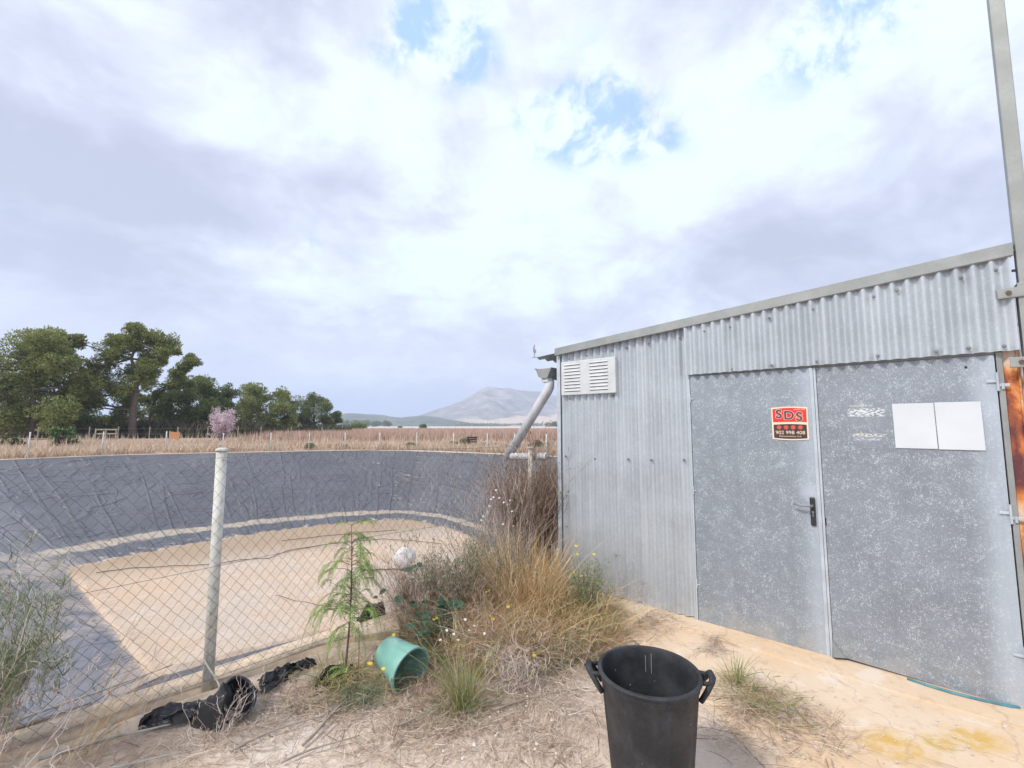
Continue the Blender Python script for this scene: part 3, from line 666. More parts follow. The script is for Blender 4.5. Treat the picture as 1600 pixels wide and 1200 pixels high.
for j in range(nseg-1):
    fs += [(j, j+1, n2_+j+1, n2_+j), (nseg+j, n2_+nseg+j, n2_+nseg+j+1, nseg+j+1), (j, nseg+j, nseg+j+1, j+1), (n2_+j, n2_+j+1, n2_+nseg+j+1, n2_+nseg+j)]
fs += [(0, n2_, n2_+nseg, nseg), (nseg-1, 2*nseg-1, n2_+2*nseg-1, n2_+nseg-1)]
q.add(vs, fs); q.build('pipe_arm', M['pipe'], gut, False)
q = MB(); xk, zk = Fc_(835, 556, .0); q.tube([(xk, 0, zk-.02), (xk, 0, zk+.05)], .005, 6).tube([(xk-.008, 0, zk+.04), (xk-.008, 0, zk+.10)], .008, 6).tube([(xk+.012, 0, zk+.03), (xk+.012, 0, zk+.07)], .010, 6).tube([(xk, 0, zk+.09), (xk, 0, zk+.125)], .006, 6)
q.bevbox((xk-.03, -.01, zk-.022), (xk+.04, .01, zk-.016), .001); q.build('eave_clip', M['trim'], shed)

# mast beside the shed
def put(o, label, cat, group=None):      # a thing built in shed coordinates
    o.matrix_world = SM @ o.matrix_world if o.parent is None else o.matrix_world
    return tag(o, label, cat, group)
mast = tag(empty('mast', S(3.33, 0, 0), SA), 'tall grey square steel mast bolted to the right end of the shed', 'mast')
def rel(o): o.location = (-3.33, 0, 0)
q = MB(); q.bevbox((3.297, -.045, 2.40), (3.362, .025, 7.), .004); rel(q.build('pole', M['mast'], mast))
q = MB(); q.bevbox((3.287, -.050, -.05), (3.374, .032, 2.43), .004); rel(q.build('sleeve', M['mast'], mast))
for xx, z in ((3.205, 2.375), (3.228, 1.965)):
    q = MB(); q.bevbox((xx, -.062, z-.025), (3.42, -.053, z+.03), .002).bevbox((xx, -.062, z-.029), (3.42, -.03, z-.025), .0015); br = q.build('bracket', M['mast'], mast); rel(br)
    q = MB(); q.tube([(xx+.045, -.06, z), (xx+.045, -.072, z)], .013, 6); q.build('bolt', simple('rusty bolt', (.16, .09, .07), .7), br)
q = MB(); q.tube([(3.279, .05, 2.50), (3.282, .05, 2.38), (3.283, .06, 2.1), (3.286, .06, 1.7), (3.286, .06, .05)], .007, 8).tube([(3.282, .06, 2.19), (3.282, .06, 2.21)], .010, 8); rel(q.build('conduit', M['white'], mast))
q = MB(); q.bevbox((3.268, -.02, 2.505), (3.30, -.012, 2.52), .001); rel(q.build('clip', M['black'], mast))

# sign, sheets on the doors
def shape(px_list, y0, y1, name, mat, parent):
    n = len(px_list); vs = [(x, y0, z) for x, z in px_list]+[(x, y1, z) for x, z in px_list]
    m = MB(); m.add(vs, [tuple(range(n))]+[tuple(range(2*n-1, n-1, -1))]+[(j, j+n, (j+1) % n+n, (j+1) % n) for j in range(n)])
    return m.build(name, mat, parent)
sx0, sx1, sz0, sz1 = 1.981, 2.215, 1.494, 1.742; sw = sx1-sx0; sh = sz1-sz0
sign = tag(empty('alarm_sign', S(sx0, -.008, sz0), SA), 'small red and brown alarm sign reading SDS on the left door', 'sign')
def U_(u, v): return (u*sw, v*sh)
def curved(u0, u1, vb, vt, bul_b, bul_t, n=12):
    a = [U_(u0+(u1-u0)*k/n, vb-bul_b*math.sin(math.pi*k/n)) for k in range(n+1)]
    c = [U_(u1-(u1-u0)*k/n, vt+bul_t*math.sin(math.pi*k/n)) for k in range(n+1)]
    return a+c
shape(curved(0, 1, .02, .97, .03, .03), -.003, .0, 'backing', M['cream'], sign)
shape(curved(.035, .965, .53, .93, -.01, .03), -.0042, -.0031, 'upper_panel', M['red'], sign)
shape(curved(.045, .955, .055, .455, .025, .02), -.0042, -.0031, 'lower_panel', M['brown'], sign)
def text(body, size, u, v, mat, parent, name='lettering', shear=0., y=-.0052, ext=.0003, bold=.0, sx=1.):
    cu = bpy.data.curves.new('txt', 'FONT'); cu.body = body; cu.size = size; cu.align_x = 'CENTER'; cu.align_y = 'CENTER'
    cu.extrude = ext; cu.shear = shear; cu.offset = bold
    o = bpy.data.objects.new('txt', cu); COL.objects.link(o)
    me = bpy.data.meshes.new_from_object(o.evaluated_get(bpy.context.evaluated_depsgraph_get()))
    bpy.data.objects.remove(o)
    me.transform(Matrix.Translation((u*sw, y, v*sh)) @ Matrix.Rotation(R(90), 4, 'X') @ Matrix.Diagonal((sx, 1, 1, 1)))
    me.materials.clear(); me.name = name
    return link(name, me, mat, parent)
for ch, u, v in (('S', .21, .765), ('D', .49, .725), ('S', .77, .685)):
    text(ch, .088, u, v, M['cream'], sign, bold=.0052, sx=1.05); text(ch, .088, u, v, M['sdark'], sign, y=-.0062, bold=.0026, sx=1.05)
text('GRUPO SDS', .014, .78, .905, M['cream'], sign)
for k in range(4):
    q = MB(); q.tube([((.20+.195*k)*sw, -.0042, .375*sh), ((.20+.195*k)*sw, -.0056, .375*sh)], .0155, 16); q.build('button', M['pinkdot'], sign)
text('902 998 408', .036, .5, .215, M['cream'], sign, sx=1.05)
text('Mantenimiento, S.A.', .0155, .5, .108, M['cream'], sign, sx=1.15)
def sheet(xa, xb, za, zb, xa2, xb2, label):
    m = MB(); n = 10; V_, Fq = [], []
    for a in range(n+1):
        for c in range(n+1):
            fx, fz = a/n, c/n; x = (xa+(xb-xa)*fx)*(1-fz)+(xa2+(xb2-xa2)*fx)*fz; z = za+(zb-za)*fz
            V_.append((x, -.0115-.0012*math.sin(fx*3.1)*math.sin(fz*2.5+.4), z))
    for a in range(n):
        for c in range(n): k = a*(n+1)+c; Fq.append((k, k+n+1, k+n+2, k+1))
    m.add(V_, Fq); o = m.build('notice_sheet', M['paper'], None, False)
    o.matrix_world = SM.copy(); return tag(o, label, 'notice', 'blank white sheets on the right door')
sheet(2.691, 2.893, 1.454, 1.744, 2.689, 2.890, 'blank white sheet on the right door, next to the scraped patch')
sheet(2.898, 3.101, 1.452, 1.746, 2.894, 3.098, 'blank white sheet on the right door, nearest the rusty column')

# concrete apron in front of the doors
def irr(t, sd, a): return a*(math.sin(t*7+sd)+.6*math.sin(t*17+sd*2)+.35*math.sin(t*41+sd*3))
edge = []
for k in range(81):
    t = k/80; x = .92+3.6*t; y = -.55-1.15*min(1, t*2.2)**1.2+irr(t, 1., .05)-.12*t
    edge.append((x+irr(t, 4., .03), y))
V_, Fq = [], []; ny = 24
for k, (x, y) in enumerate(edge):
    for c in range(ny+1):
        f = c/ny; yy = .02+(y-.02)*f; z = .004-.010*f-(.022 if c == ny else 0)+.002*math.sin(x*9+yy*5)
        V_.append((x if f > .3 else x, yy, z))
for k in range(80):
    for c in range(ny): a = k*(ny+1)+c; Fq.append((a, a+1, a+ny+2, a+ny+1))
m = MB(); m.add(V_, Fq); o = m.build('concrete_apron', M['apron'], None, True); o.matrix_world = SM.copy(); tag(o, kind='structure')
V_ = []; ed = 60
for k in range(ed+1):
    t = k/ed; x = -.1+4.2*t; y = -.20+irr(t, 7., .008)-.05*t; V_ += [(x, .03, .012), (x, y, .010), (x, y-.006, -.05)]
Fq = [q for k in range(ed) for q in ((k*3, k*3+1, k*3+4, k*3+3), (k*3+1, k*3+2, k*3+5, k*3+4))]
m = MB(); m.add(V_, Fq); o = m.build('shed_footing', M['apron'], None); o.matrix_world = SM.copy(); tag(o, kind='structure')
hx = [(2.66, -.03, .012), (2.75, -.05, .015), (2.86, -.058, .017), (2.98, -.045, .015), (3.1, -.02, .013), (3.2, .05, .02)]
o = MB().tube(hx, .011, 8).build('hose', M['blue'], None, True); put(o, 'thin teal blue hose lying under the right door', 'hose')

# ------------------------------------------------------------------ chain-link fence on the near kerb
fence = tag(empty('chain_link_fence', (*fl(0), 0), math.atan2(FD.y, FD.x)), 'sagging chain link fence with white round posts along the near kerb of the reservoir', 'fence')
T0, T1, HP, PW, PH = -6.0, 9.0, 1.40, .068, .082
nw = int((T1-T0)/(PW/2)); kz = int(HP/(PH/2))
kk = np.arange(kz+1)[None, :]; ii = np.arange(nw)[:, None]
X = T0+(ii+((kk+ii) % 2))*PW/2+0.*kk
Z = .035+kk*PH/2+0.*ii
topz = 1.405+.012*np.sin(X*2.1)+.008*np.sin(X*5.3)
Z = Z*(topz/(.035+kz*PH/2))
Yv = -.046+.010*np.sin(X*1.7+Z*2)+.006*np.sin(X*6+Z*5)+.003*(2*((kk+ii) % 2)-1)
X = X+.007*np.sin(Z*6+X*3)+rng.normal(0, .0012, X.shape); Z = Z+rng.normal(0, .0014, Z.shape)
P = np.stack([X, Yv, Z], -1)
def wires(P, r):                          # three-sided wires
    n, k, _ = P.shape; ang = np.array([0, 2.094, 4.189])
    off = np.stack([np.cos(ang)*r, np.sin(ang)*r, 0*ang], 1)
    off2 = np.stack([0*ang, np.sin(ang)*r, np.cos(ang)*r*1.5], 1)
    V = (P[:, :, None, :]+off2[None, None]).reshape(-1, 3)
    a = (np.arange(n)[:, None, None]*k+np.arange(k-1)[None, :, None])*3; j = np.arange(3)[None, None, :]
    Fq = np.stack([a+j, a+(j+1) % 3, a+3+(j+1) % 3, a+3+j], -1).reshape(-1, 4)
    return V, Fq
V, Fq = wires(P, .00105)
np_mesh('chain_mesh', V, Fq, M['wire'], fence)
m = MB()
for z in (1.395, .72, .05):
    m.tube([(t, -.048+.01*math.sin(t*1.7+z*2), z+.012*math.sin(t*2.1)) for t in np.arange(T0, T1, .25)], .0017, 5)
m.build('tension_wire', M['wire'], fence)
for t, hgt in ((-3., 1.45), (0, 1.447), (2.90, 1.36), (5.9, 1.4), (8.9, 1.4)):
    q = MB(); lean = .012*math.sin(t*3)
    q.tube([(t, 0, -.08), (t+lean*.5, 0, .7), (t+lean, 0, hgt-.006)], .031 if t < 1 else .027, 20).tube([(t+lean, 0, hgt-.012), (t+lean, 0, hgt), (t+lean, 0, hgt+.010)], [.036, .036, .020], 20)
    ps = q.build('post', M['post'], fence, False)
    for p_ in ps.data.polygons: p_.use_smooth = len(p_.vertices) == 4
#PART3
# ------------------------------------------------------------------ vegetation builders
def rdir(n):
    v = rng.normal(size=(n, 3)); return v/np.linalg.norm(v, axis=1)[:, None]
def hside(n):
    a = rng.uniform(0, 6.283, n); return np.stack([np.cos(a), np.sin(a), rng.normal(0, .15, n)], 1)
class Veg:
    """collects ribbons with a common number of points"""
    def __init__(s): s.V = []; s.F = []; s.k = 0
    def add(s, P, W, side=None):
        if side is None: side = hside(len(P))
        V, Fq = strips(P, W, side); s.V.append(V); s.F.append(Fq+s.k); s.k += len(V); return s
    def build(s, name, mat, parent=None, kind=None):
        o = np_mesh(name, np.concatenate(s.V), np.concatenate(s.F), mat, parent)
        if kind: o['kind'] = kind
        return o
def blade_lines(n, rad, h, spread, bend, k=6, hv=.35, wob=0., base=None, azr=None):
    """n curved blades rising from a disc of radius rad; heights ~h; spread = lean (m per m), bend = droop"""
    a = rng.uniform(0, 6.283, n); r = rad*np.sqrt(rng.uniform(0, 1, n))
    B = np.stack([r*np.cos(a), r*np.sin(a), np.zeros(n)], 1) if base is None else base
    a2 = a+rng.normal(0, .9, n) if azr is None else rng.uniform(azr[0], azr[1], n)
    H = h*np.clip(rng.normal(1-hv*.5, hv*.6, n), .15, 1.25); L = spread*np.abs(rng.normal(.8, .5, n))*H
    s_ = np.linspace(0, 1, k)[None, :]
    up = H[:, None]*(s_-bend*np.abs(rng.normal(1, .4, n))[:, None]*s_**2.6)
    out = L[:, None]*(s_*.45+s_**2*.75)
    P = np.stack([B[:, 0:1]+out*np.cos(a2)[:, None], B[:, 1:2]+out*np.sin(a2)[:, None], B[:, 2:3]+up], -1)
    if wob: P[:, 1:] += np.cumsum(rng.normal(0, wob, (n, k-1, 3)), 1)
    P[..., 2] = np.maximum(P[..., 2], .004)
    return P
def taper(n, k, w, wv=.3):
    return (w*np.clip(rng.normal(1, wv, n), .4, 1.8))[:, None]*np.array([1.]*(k-2)+[.75, .12])[None, :]
def stalks(n, rad, h, spread, gen=2, kids=4, w=.0022, wob=.012, k=6, bend=.05, ratio=.5):
    """twiggy shrub: stems with side twigs"""
    out = []
    P = blade_lines(n, rad, h, spread, bend, k, .35, wob); out.append((P, taper(n, k, w)))
    cur = P; ww = w
    for g in range(gen):
        m_ = len(cur)*kids; idx = np.repeat(np.arange(len(cur)), kids); q = rng.integers(2, k, m_) if g == 0 else rng.integers(1, k, m_)
        B = cur[idx, q]; q0 = cur[idx, q-1]; dv = B-q0; dv /= np.linalg.norm(dv, axis=1)[:, None]+1e-9
        dv = dv+rdir(m_)*.75+np.array([0, 0, .25]); dv /= np.linalg.norm(dv, axis=1)[:, None]
        Ln = h*ratio**(g+1)*rng.uniform(.3, 1., m_)
        s_ = np.linspace(0, 1, k)
        P2 = B[:, None]+dv[:, None]*(Ln[:, None]*s_[None])[..., None]
        P2[:, 1:] += np.cumsum(rng.normal(0, wob*.6, (m_, k-1, 3)), 1)
        P2[..., 2] = np.maximum(P2[..., 2], .003)
        ww *= .62; out.append((P2, taper(m_, k, ww))); cur = P2
    return out
def addall(vg, lst):
    for P, W in lst: vg.add(P, W)
    return vg
def tips_of(P, n): return P[rng.integers(0, len(P), n), -1]
def flowers(points, r, mat, parent, name='flower', petals=7):
    for p in points:
        m = MB(); p = Vector(p); nrm = Vector((random.uniform(-.5, .5), random.uniform(-.9, 0), 1)).normalized(); a = nrm.orthogonal().normalized(); c = nrm.cross(a)
        for k in range(petals):
            t0 = 6.283*k/petals; t1 = t0+6.283/petals*.8; tm = (t0+t1)/2
            f = lambda t, rr, hh: p+(a*math.cos(t)+c*math.sin(t))*rr+nrm*hh
            m.add([f(t0, r*.25, 0), f(t0+.05, r*.85, r*.15), f(tm, r, r*.05), f(t1, r*.85, r*.15), f(t1, r*.25, 0)], [(0, 1, 2, 3, 4)])
        m.lathe([(.0, r*.35), (r*.25, r*.28), (r*.38, 0)], 7, Matrix.Translation(p) @ nrm.to_track_quat('Z', 'Y').to_matrix().to_4x4())
        m.build(name, mat, parent)
GZ = -.085
def at(px, py): p = G(px, py, GZ); p.z = float(ground_z(np.array([p.x]), np.array([p.y]))[0]); return p
def xy(x, y): return Vector((x, y, float(ground_z(np.array([x]), np.array([y]))[0])))

def grass(name, loc, label, cat, mat, n, rad, h, spread, bend, w=.0022, wob=.004, group=None, extra=None, rz=0, **kw):
    v = Veg(); P = blade_lines(n, rad, h, spread, bend, 7, wob=wob, **kw); v.add(P, taper(n, 7, w))
    if extra: extra(v)
    o = v.build(name, mat); o.location = loc; o.rotation_euler.z = rz
    return tag(o, label, cat, group)

# --- plants by the shed corner and the fence
def shrub(name, loc, label, twig_mat, n, rad, h, spread, gen=2, kids=4, w=.0024, leafmat=None, nleaf=0, lsz=.012, cat='shrub', wob=.014, ratio=.5, bend=.05, leafname='foliage', leaftype='narrow', group=None):
    e = tag(empty(name, loc), label, cat, group)
    lst = stalks(n, rad, h, spread, gen, kids, w, wob, bend=bend, ratio=ratio)
    v = addall(Veg(), lst); v.build('twigs', twig_mat, e)
    if leafmat and nleaf:
        src = np.concatenate([l[0][:, 2:].reshape(-1, 3) for l in lst[1:]] if len(lst) > 1 else [lst[0][0][:, 2:].reshape(-1, 3)])
        B = src[rng.integers(0, len(src), nleaf)]+rng.normal(0, .008, (nleaf, 3))
        d_ = rdir(nleaf)+np.array([0, 0, .4]); L = lsz*rng.uniform(.5, 1.4, nleaf)
        s_ = np.array([0, .35, .7, 1.]); P = B[:, None]+d_[:, None]*(L[:, None]*s_)[..., None]
        P[..., 2] = np.maximum(P[..., 2], .003)
        wd = (L*(.14 if leaftype == 'narrow' else .36))[:, None]*np.array([.25, 1, .85, .1])[None]
        lf = Veg().add(P, wd); lf.build(leafname, leafmat, e)
    return e, lst
# tall dead shrub against the corner
shrub('dead_shrub', xy(.25, 5.02), 'tall dark brown dead shrub filling the gap between fence and shed corner', M['brown_twig'], 190, .22, 1.0, .17, 2, 6, .003, M['scrub'], 6500, .024, wob=.012)
shrub('dead_shrub', xy(.10, 5.35), 'brown dead shrub behind the thin fence post, left of the tallest one', M['brown_twig'], 110, .26, .86, .35, 2, 5, .0026, wob=.014)
e, l = shrub('twiggy_shrub', xy(-.05, 4.55), 'pale bare shrub with whitish seed heads, just left of the thin fence post', M['pale_twig'], 60, .16, .88, .42, 2, 4, .0022, M['greyleaf'], 1500, .016, wob=.014)
pts = [D(x, y, 4.45)-Vector(e.location) for x, y in ((775, 766), (771, 777), (767, 780), (780, 778), (797, 782), (787, 785), (793, 788), (765, 791), (762, 800), (800, 799), (755, 807), (752, 813), (786, 819), (802, 822))]
flowers(pts, .012, M['whitefl'], e, petals=6)
stem_v = Veg()
for p in pts:
    b0 = Vector((p.x*.3, p.y*.3, .3)); P = np.array([[list(b0.lerp(p, t)+Vector((0, 0, .05*math.sin(t*3.14)))) for t in np.linspace(0, 1, 7)]]); stem_v.add(P, taper(1, 7, .0013))
stem_v.build('flower_stems', M['pale_twig'], e)
shrub('twiggy_shrub', xy(-.42, 4.75), 'thin bare branches rising through the mesh below the broken pipe', M['pale_twig'], 16, .12, .80, .75, 2, 4, .0022, wob=.02, ratio=.45)
shrub('twiggy_shrub', xy(-.80, 4.05), 'reddish brown leafless bush beside the sapling, at the left end of the undergrowth', M['brown_twig'], 110, .20, .36, .6, 2, 6, .0019, wob=.012)
shrub('leafy_shrub', xy(-.50, 4.10), 'grey green bush with brown twigs in the middle of the undergrowth', M['brown_twig'], 90, .22, .46, .4, 2, 5, .0019, M['greyleaf'], 6500, .022, wob=.012)
shrub('leafy_shrub', xy(-.12, 4.18), 'dusty green bush under the white seed heads', M['brown_twig'], 60, .22, .60, .4, 2, 4, .0019, M['greyleaf'], 3600, .018, wob=.012)
# broad-leaved plant
def broad(loc, label, n=80, R0=.16, h=.28, s0=.035):
    e = tag(empty('broad_leaved_plant', loc), label, 'plant')
    P = blade_lines(14, .05, h, .7, .25, 7, wob=.006); Veg().add(P, taper(14, 7, .003)).build('stems', M['greyleaf'], e)
    m = MB()
    for k in range(n):
        p = Vector(P[random.randrange(14), random.randrange(2, 7)])+Vector([random.gauss(0, .035) for _ in range(3)])
        p.z = max(p.z, .02); nrm = Vector((random.gauss(0, .5), random.gauss(-.35, .4), 1)).normalized(); a = nrm.orthogonal().normalized(); a.rotate(Matrix.Rotation(random.uniform(0, 6.28), 3, nrm)); c = nrm.cross(a)
        s_ = s0*random.uniform(.5, 1.25)
        o2 = [(-1, 0, 0), (-.6, .55, .12), (.1, .7, .15), (.7, .45, .08), (1.15, 0, -.1), (.7, -.45, .08), (.1, -.7, .15), (-.6, -.55, .12)]
        m.add([p+a*(x*s_)+c*(y*s_)+nrm*(z*s_) for x, y, z in o2]+[p], [(j, (j+1) % 8, 8) for j in range(8)])
    m.build('leaves', M['broadleaf'], e, True); return e
broad(xy(-.56, 3.64), 'dark green broad leaved plant among the dry grass, left of the golden clump', 110, h=.50)
broad(xy(-.50, 3.48), 'small low patch of green leaves in front of the broad leaved plant', 40, h=.16, s0=.022)
# golden grasses
grass('grass_clump', xy(.10, 4.05), 'tall golden dry grass clump, the tallest and brightest left of the shed corner', 'grass clump', M['golden'], 620, .26, .78, .38, .12, .0018, .007)
grass('grass_clump', xy(.40, 4.10), 'olive and gold grass clump at the foot of the shed corner', 'grass clump', M['olive'], 520, .24, .48, .6, .2, .0017, .007)
grass('grass_clump', xy(-.12, 3.72), 'golden arching grass in front of the broad leaved plant', 'grass clump', M['golden'], 620, .26, .46, .65, .25, .0017, .008)
grass('grass_clump', xy(.33, 3.68), 'olive sprawling grass clump between the black bin and the golden clump', 'grass clump', M['olive'], 620, .28, .36, .9, .35, .0016, .008)
grass('grass_clump', xy(.62, 3.85), 'low sprawling yellowish grass right of the olive clumps', 'grass clump', M['olive'], 380, .24, .26, 1.1, .35, .0015, .008)
grass('grass_clump', xy(.05, 3.38), 'straw coloured tangled clump behind the pinkish dry tangle', 'grass clump', M['straw'], 420, .24, .30, .9, .35, .0014, .010)
grass('grass_clump', xy(-.55, 3.48), 'olive grass clump beside the green bucket', 'grass clump', M['olive'], 340, .20, .28, .9, .3, .0015, .008)
for k_, (x_, y_, h_, mt_, nn_, lab_) in enumerate(((.10, 3.56, .34, 'golden', 420, 'low golden grass directly behind the pinkish tangle'), (.36, 3.44, .30, 'olive', 460, 'olive grass nearest the black bin'), (-.10, 3.40, .32, 'golden', 380, 'golden grass behind the foreground green tuft'),
        (.62, 3.62, .24, 'golden', 380, 'low golden grass at the right end of the mound'), (-.34, 3.62, .36, 'golden', 360, 'golden grass between the daisies and the broad leaved plant'), (-.78, 3.95, .44, 'straw', 380, 'straw coloured grass on the kerb, left of the broad leaved plant'),
        (.22, 4.42, .66, 'straw', 360, 'straw coloured tall grass behind the golden clump, against the shed corner'), (.50, 3.95, .42, 'golden', 420, 'golden grass at the shed corner, in front of the green herb'))):
    grass('grass_clump', xy(x_, y_), lab_, 'grass clump', M[mt_], nn_, .26, h_, .85, .3, .0016, .012)
# foreground tuft
def lowstraw(n, h, sp):
    return lambda v: v.add(blade_lines(n, .06, h, sp, .4, 7, wob=.006), taper(n, 7, .0014))
grass('grass_tuft', at(722, 1112), 'upright green grass tuft in the foreground, right of the green bucket', 'grass tuft', M['greengrass'], 130, .05, .44, .50, .12, .0016, .005, extra=lowstraw(110, .25, 1.3))
grass('grass_tuft', at(1150, 1092), 'small green and straw grass tuft right of the black bin', 'grass tuft', M['greengrass'], 70, .03, .24, .45, .10, .0013, .003, extra=lowstraw(130, .10, 1.3))
grass('grass_tuft', at(1215, 1122), 'flattened dry grass tuft trailing over the concrete by the right grass tuft', 'grass tuft', M['straw'], 110, .05, .08, 2.0, .5, .0012, .004)
grass('grass_tuft', at(525, 1065), 'low grass tuft at the foot of the sapling', 'grass tuft', M['olive'], 160, .12, .16, 1.1, .3, .0013, .005)
# pinkish tangle
def tangle(loc, label, n, R0, H0, mat, w=.0013, name='dry_tangle', L0=.16):
    k = 9; B = np.stack([R0*np.clip(rng.normal(0, .5, n), -.95, .95), R0*np.clip(rng.normal(0, .5, n), -.95, .95), H0*np.clip(np.abs(rng.normal(0, .55, n)), 0, 1.2)], 1)
    hd = rdir(n)*np.array([1, 1, .6]); turn = rng.normal(0, .33, (n, 3)); P = [B]; d_ = hd
    L = L0*rng.uniform(.4, 1.4, n)/k
    for j in range(k-1):
        d_ = d_+np.cross(d_, turn)+rng.normal(0, .09, (n, 3)); d_ /= np.linalg.norm(d_, axis=1)[:, None]; P.append(P[-1]+d_*L[:, None])
    P = np.stack(P, 1); P[..., 2] = np.abs(P[..., 2])+.003
    o = Veg().add(P, taper(n, k, w)).build(name, mat); o.location = loc
    return tag(o, label, 'dry plant')
tangle(xy(.02, 3.06), 'round pinkish tangle of dead stems right of the foreground green tuft', 480, .18, .21, M['pale_twig'], L0=.22)
tangle(xy(.40, 3.30), 'grey tangle of dead stems between the pinkish tangle and the black bin', 420, .26, .13, M['straw'], L0=.22)
tangle(xy(.93, 3.98), 'flattened brown tangle of dead stems along the foot of the corrugated wall', 800, .40, .085, M['straw'], w=.0012, L0=.2)
tangle(xy(-.72, 3.72), 'pinkish brittle tangle between the sapling and the broad leaved plant', 420, .2, .2, M['brown_twig'], L0=.2)
tangle(xy(-.42, 2.93), 'rusty brown tangle of stems below the green bucket', 420, .2, .10, M['brown_twig'], L0=.2)
tangle(xy(-.28, 3.30), 'dark brown tangle between the bucket and the pinkish tangle', 520, .22, .20, M['brown_twig'], L0=.2)
tangle(xy(-.95, 2.95), 'grey green low weed at the foot of the sapling', 300, .14, .08, M['greyleaf'], w=.0018, name='low_weed', L0=.1)
tangle(xy(.20, 3.86), 'golden tangle of bent stems leaning out of the tall golden clump', 420, .30, .46, M['golden'], w=.0013, L0=.34)
tangle(xy(-.20, 3.50), 'straw coloured open tangle in front of the golden arching grass', 420, .30, .26, M['straw'], w=.0013, L0=.30)
tangle(xy(.12, 3.42), 'rust brown tangle behind the pinkish one, right of centre in the undergrowth', 520, .30, .26, M['brown_twig'], w=.0013, L0=.26)
tangle(xy(.55, 3.42), 'brown tangle right behind the left handle of the black bin', 420, .28, .16, M['brown_twig'], w=.0012, L0=.24)
tangle(xy(-.22, 3.82), 'brown tangle under the yellow daisies in the middle of the undergrowth', 520, .30, .42, M['brown_twig'], w=.0013, L0=.28)
tangle(xy(.52, 3.60), 'yellowish open tangle over the low sprawling grass', 380, .30, .22, M['golden'], w=.0012, L0=.30)
tangle(xy(.20, 4.75), 'brown tangle of thin branches at the foot of the tall dead shrub', 520, .28, .6, M['brown_twig'], w=.0014, L0=.3)
# bare branches by the corrugated wall
for (px, py, d_, lab, hh) in ((940, 935, 4.15, 'pale bare stalk leaning on the corrugated wall, left of the others', .42), (990, 945, 4.05, 'curling bare stalk against the middle of the corrugated wall', .34), (1035, 955, 3.95, 'short bare stalk nearest the left door', .24)):
    shrub('bare_stalk', xy(G(px, py).x, G(px, py).y), lab, M['pale_twig'], 5, .04, hh, .6, 2, 4, .0016, wob=.02, ratio=.5, cat='dry stalk')
# small green herb with yellow flowers by the wall
e, l = shrub('flowering_herb', xy(.66, 4.02), 'upright green herb with yellow flower heads at the foot of the corrugated wall', M['greyleaf'], 46, .07, .40, .22, 1, 5, .0017, M['broom'], 1500, .026, cat='plant')
tp = [(900, 853), (902, 866), (928, 866), (892, 892), (897, 894), (908, 900)]
pts = [D(x, y, 4.05)-Vector(e.location) for x, y in tp]; flowers(pts, .014, M['yellow'], e)
sv = Veg()
for p in pts:
    sv.add(np.array([[list(Vector((p.x*.2, 0, .05)).lerp(p, t)+Vector((0, .0, .02*math.sin(t*3)))) for t in np.linspace(0, 1, 7)]]), taper(1, 7, .0013))
sv.build('flower_stems', M['pale_twig'], e)
# daisies scattered in the undergrowth: each plant a thing
fl_list = [((822, 890), 4.1, 'yellow daisy high in the tall golden grass'), ((760, 925), 3.75, 'double yellow daisy beside the broad leaved plant'), ((794, 948), 3.6, 'bright yellow daisy low in the olive grass'),
           ((771, 967), 3.5, 'yellow daisy below the bright one, in the straw clump'), ((678, 968), 3.5, 'pair of yellow daisies above the green bucket'), ((578, 1037), 2.95, 'large yellow daisy at the left rim of the green bucket'),
           ((599, 1045), 2.85, 'small yellow daisy in front of the green bucket'), ((580, 993), 3.3, 'yellow daisy over the concrete slab'), ((615, 992), 3.15, 'yellow daisy just above the green bucket'), ((834, 1024), 3.1, 'yellow daisy left of the black bin')]
for (px, py), d_, lab in fl_list:
    p = D(px, py, d_); g = xy(p.x+random.uniform(-.03, .03), p.y+.05); e = tag(empty('daisy', g), lab, 'flower', 'yellow daisies in the undergrowth')
    q = p-g; flowers([q]+([q+Vector((.02, .01, .006))] if 'pair' in lab or 'double' in lab else []), .019 if 'large' in lab else .0135, M['yellow'], e)
    P = np.array([[list(Vector((random.uniform(-.05, .05), .02, 0)).lerp(q, t)+Vector((.015*math.sin(t*4), 0, 0))) for t in np.linspace(0, 1, 7)] for _ in range(1)]); vg = Veg().add(P, taper(1, 7, .0014))
    lv_ = blade_lines(14, .03, .1, 1.0, .2, 7); vg.add(lv_, taper(14, 7, .002)); vg.build('stem', M['olive'], e)
wf = [(698, 985), (709, 991), (733, 985), (741, 978), (757, 990), (727, 968), (688, 1000), (716, 1000)]
e = tag(empty('white_flowered_weed', xy(-.45, 3.25)), 'low weed with small whitish seed tufts right above the green bucket', 'plant')
flowers([D(x, y, 3.25)-Vector(e.location) for x, y in wf], .011, M['whitefl'], e, petals=6)
P = blade_lines(60, .16, .26, .8, .1, 7, wob=.008); Veg().add(P, taper(60, 7, .0014)).build('stems', M['pale_twig'], e)
